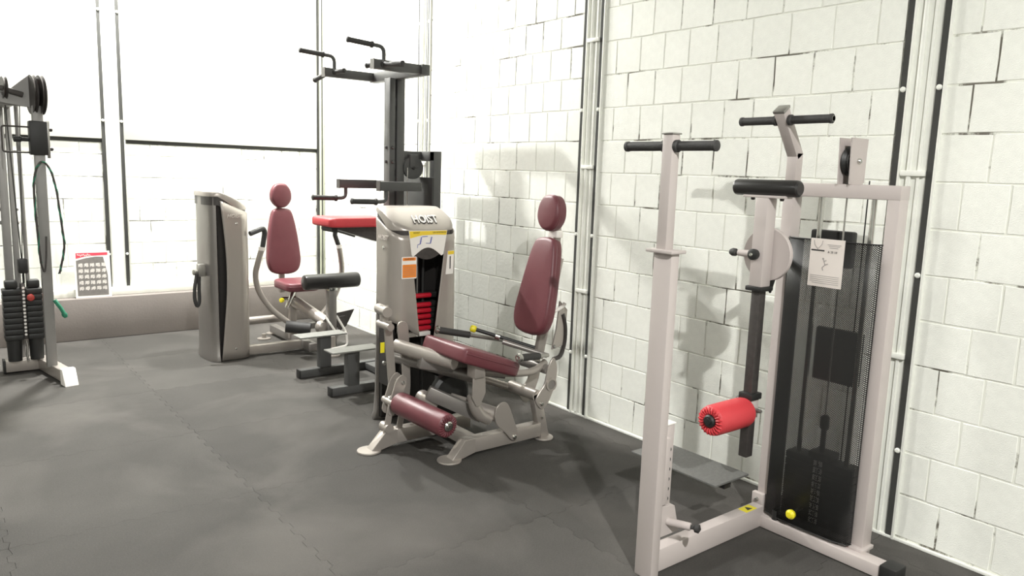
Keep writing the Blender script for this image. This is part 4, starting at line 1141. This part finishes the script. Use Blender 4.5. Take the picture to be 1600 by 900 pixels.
# ------------------------------------------------------------------ cable tower at the left
def cable_tower():
    r = thing('cable_tower', 'grey cable pulley tower with black weight stacks and green rope', 'gym machine', (0.6, 6.4, 0))
    G = 'cable_grey'
    bb = B().box(0.425, 0.72, 6.565, 6.65, 0.012, 0.100, 0.006).build('base_beam', 'silver', r)
    B().box(0.412, 0.428, 6.560, 6.655, 0.006, 0.105, 0.004).build('end_cap', 'black', bb)
    ft = B().bar((0.665, 6.60, 0.058), (0.762, 6.06, 0.058), 0.075, 0.085).build('foot_beam', 'silver', r)
    B().prism([(0, 0.0), (0.10, 0.0), (0.045, 0.118), (0.0, 0.118)], (0.757, 6.085, 0.0), Vector((0.165, -0.986, 0)), Z_, Vector((0.986, 0.165, 0)), 0.088, 0.003).build('foot_cap', 'paper', ft)
    bolt((0.745, 6.32, 0.085), (1, 0.16, 0), 0.016, ft, 'paper')
    up = B().box(0.66, 0.725, 6.265, 6.335, 0.09, 1.96, 0.005).build('upright', G, r)
    for k in range(14): B().cyl((0.66, 6.30, 0.7+k*0.06), (0.6585, 6.30, 0.7+k*0.06), 0.007, n=10).build('adjuster_hole', 'black', up)
    B().box(0.470, 0.522, 6.655, 6.72, 0.0, 1.99, 0.005).build('rear_upright', G, r)
    B().box(0.530, 0.568, 6.655, 6.71, 0.0, 1.99, 0.005).build('rear_upright', G, r)
    for z in (1.12, 1.22):
        bolt((0.470, 6.68, z), (-1, 0, 0), 0.014, r, G); bolt((0.568, 6.68, z), (1, 0, 0), 0.014, r, G)
    # head
    B().box(0.30, 0.69, 6.36, 6.43, 1.955, 2.045, 0.006).box(0.47, 0.568, 6.40, 6.72, 1.955, 2.045, 0.006).build('head_beam', G, r)
    B().bar((0.30, 6.33, 2.12), (0.62, 6.33, 2.03), 0.03, 0.035).build('cable_guide', 'tube_dark', r)
    pl = B().prism([(-0.16, 0.0), (0.06, -0.03), (0.10, 0.02), (0.10, 0.17), (0.05, 0.195), (0.0, 0.15)], (0.610, 6.345, 1.975), X_, Z_, Y_, 0.012, 0.002).build('pulley_plate', G, r)
    for x, y in ((0.660, 6.31), (0.708, 6.30)):
        p = B().lathe((x, y, 2.035), (1, 0.12, 0), [(0, 0), (0.135, 0), (0.122, 0.012), (0.135, 0.024), (0, 0.024)], 36).build('pulley', 'tube_dark', r)
        bolt((x+0.024, y, 2.035), (1, 0, 0), 0.016, p, 'steel')
    sm = B().lathe((0.50, 6.34, 2.07), (1, 0.12, 0), [(0, 0), (0.075, 0), (0.064, 0.012), (0.075, 0.024), (0, 0.024)], 28).build('pulley', 'tube_dark', r)
    # sliding carriage on the upright
    ca = B().box(0.635, 0.745, 6.245, 6.345, 1.62, 1.855, 0.008).build('carriage', 'black', r)
    B().box(0.742, 0.76, 6.28, 6.32, 1.60, 1.86, 0.003).build('carriage_plate', 'steel', ca)
    for z in (1.665, 1.80): bolt((0.76, 6.30, z), (1, 0, 0), 0.014, ca, 'tube_dark', 'bolt', 0.02)
    B().tube(fillet([(0.64, 6.27, 1.81), (0.475, 6.25, 1.81), (0.475, 6.25, 1.635), (0.64, 6.27, 1.635)], 0.02), 0.006, 8).build('carriage_handle', 'tube_dark', ca)
    B().lathe((0.64, 6.28, 1.725), (-1, 0, 0), [(0, 0), (0.014, 0), (0.014, 0.05), (0.02, 0.055), (0.02, 0.095), (0.012, 0.10), (0, 0.10)], 12).build('pull_pin', 'black', ca)
    # guide rod, cables
    B().cyl((0.600, 6.56, 0.62), (0.585, 6.46, 1.98), 0.014).build('guide_rod', G, r)
    B().cyl((0.57, 6.55, 0.80), (0.515, 6.38, 2.0), 0.004, n=6).build('cable', 'black', r)
    B().cyl((0.57, 6.55, 0.80), (0.60, 6.36, 2.0), 0.003, n=6).build('cable', 'black', r)
    # weight stacks: two columns of plates with a selector rail between
    for x0, x1 in ((0.432, 0.548), (0.578, 0.680)):
        for k in range(9):
            z = 0.262+k*0.0425
            B().box(x0, x1, 6.50, 6.62, z, z+0.0405, 0.006).build('weight_plate', 'black', r)
        xm = (x0+x1)/2
        B().box(xm-0.04, xm+0.04, 6.52, 6.60, 0.645, 0.705, 0.012).build('stack_top', 'black', r)
        B().cyl((xm, 6.56, 0.10), (xm, 6.56, 0.265), 0.045, 0.05).build('stack_pillar', 'black', r)
    rail = B().box(0.549, 0.577, 6.515, 6.60, 0.262, 0.68, 0.003).build('selector_rail', 'tube_dark', r)
    for k in range(14):
        B().lathe((0.563, 6.515, 0.30+k*0.027), (0, -1, 0), [(0, 0), (0.009, 0), (0.009, 0.004), (0, 0.005)], 10).build('selector_stud', 'paper', rail)
    pn = B().cyl((0.60, 6.51, 0.585), (0.60, 6.455, 0.585), 0.006).build('selector_pin', 'steel', r)
    B().lathe((0.60, 6.465, 0.585), (0, -1, 0), [(0, 0), (0.016, 0), (0.024, 0.008), (0.024, 0.024), (0, 0.032)], 16).build('pin_knob', 'knob_red', pn)
    B().box(0.540, 0.605, 6.52, 6.58, 0.755, 0.865, 0.012).cyl((0.572, 6.55, 0.68), (0.572, 6.55, 0.76), 0.008).build('cable_block', 'black', r)
    B().tube([(0.563, 6.51, 0.255), (0.567, 6.51, 0.20), (0.56, 6.51, 0.15), (0.567, 6.51, 0.10)], 0.008, 6).build('chain', 'chrome', r)
    re = B().tube(curve3([(0.728, 6.26, 0.585), (0.745, 6.25, 0.555), (0.765, 6.245, 0.52), (0.782, 6.24, 0.480)], 4), 0.014, 8).build('rope_end', 'rope_green', r)
    B().lathe((0.776, 6.242, 0.492), (0.3, 0, -0.7), [(0, 0), (0.016, 0.004), (0.020, 0.02), (0.012, 0.04), (0, 0.042)], 10).build('knot', 'rope_green', re)
    # rope hanging from the carriage
    rp = thing('training_rope', 'dark rope with green flecks looped from the cable tower carriage', 'rope', (0.70, 6.23, 1.57))
    lp = curve3([(0.655, 6.235, 0.86), (0.645, 6.235, 1.10), (0.640, 6.235, 1.38), (0.66, 6.235, 1.52), (0.70, 6.235, 1.575), (0.745, 6.235, 1.52), (0.775, 6.235, 1.38), (0.795, 6.235, 1.15), (0.805, 6.235, 0.98), (0.782, 6.235, 0.85), (0.765, 6.235, 0.78)], 8)
    B().tube(lp, 0.0075, 8).build('cord', 'tube_dark', rp)
    hl = []
    for i, p in enumerate(lp):
        a = i*0.9
        hl.append(p+Vector((math.cos(a)*0.006, math.sin(a)*0.006, 0)))
    B().tube(hl, 0.0045, 6).build('green_strand', 'rope_green', rp)
    t2 = curve3([(0.655, 6.235, 0.86), (0.675, 6.24, 0.80), (0.69, 6.242, 0.90), (0.698, 6.244, 1.05)], 6)
    B().tube(t2, 0.0065, 8).build('cord', 'tube_dark', rp)
    return r
cable_tower()
# ------------------------------------------------------------------ poster leaning on the plinth
def poster():
    r = thing('exercise_poster', 'white exercise chart poster with red banner leaning on the grey plinth', 'poster', (1.185, 7.55, 0.376))
    th = 0.085
    ay = Vector((0, math.sin(th), math.cos(th))); n = Vector((0, -math.cos(th), math.sin(th)))
    O = Vector((1.188, 7.553, 0.377))
    def P(poly, d, name, m, par, t=0.0006):
        return B().prism(poly, O+n*d, X_, ay, n, t).build(name, m, par)
    bd = P([(-0.145, 0.0), (0.142, 0.0), (0.142, 0.415), (-0.145, 0.415)], 0.002, 'board', 'paper', r, 0.004)
    P([(-0.128, 0.352), (-0.04, 0.374), (0.125, 0.378), (0.125, 0.402), (-0.128, 0.402)], 0.0046, 'banner', 'poster_red', bd)
    g = [(-0.128, 0.020), (0.118, 0.018)]
    for i in range(9):
        a = i/8; g.append((0.118-0.03*max(0, a-0.55)**1.0*2.2, 0.018+0.345*a))
    g += [(0.03, 0.366), (-0.05, 0.356), (-0.128, 0.335)]
    P(g, 0.0046, 'chart', 'poster_grey', bd)
    for rr in range(5):
        for cc in range(5):
            x = -0.095+cc*0.046; z = 0.085+rr*0.052
            sh = random.Random(rr*7+cc)
            pts = [(x-0.018, z-0.018), (x-0.006+sh.uniform(-.006, .006), z-0.010), (x+0.004, z-0.019), (x+0.018, z-0.014+sh.uniform(-.004, .008)), (x+0.016, z+0.016), (x+0.002, z+0.019+sh.uniform(-.006, 0)), (x-0.016, z+0.014+sh.uniform(-.006, .004))]
            P(pts, 0.0052, 'exercise_figure', 'poster_fig', bd)
    sq = [O+n*0.0053+X_*(-0.118+0.0048*i)+ay*(0.382+0.007*math.sin(i*1.9)+0.004*math.sin(i*0.8)) for i in range(24)]
    B().tube(curve3(sq, 3), 0.0016, 5).build('banner_script', 'paper', bd)
    return r
poster()
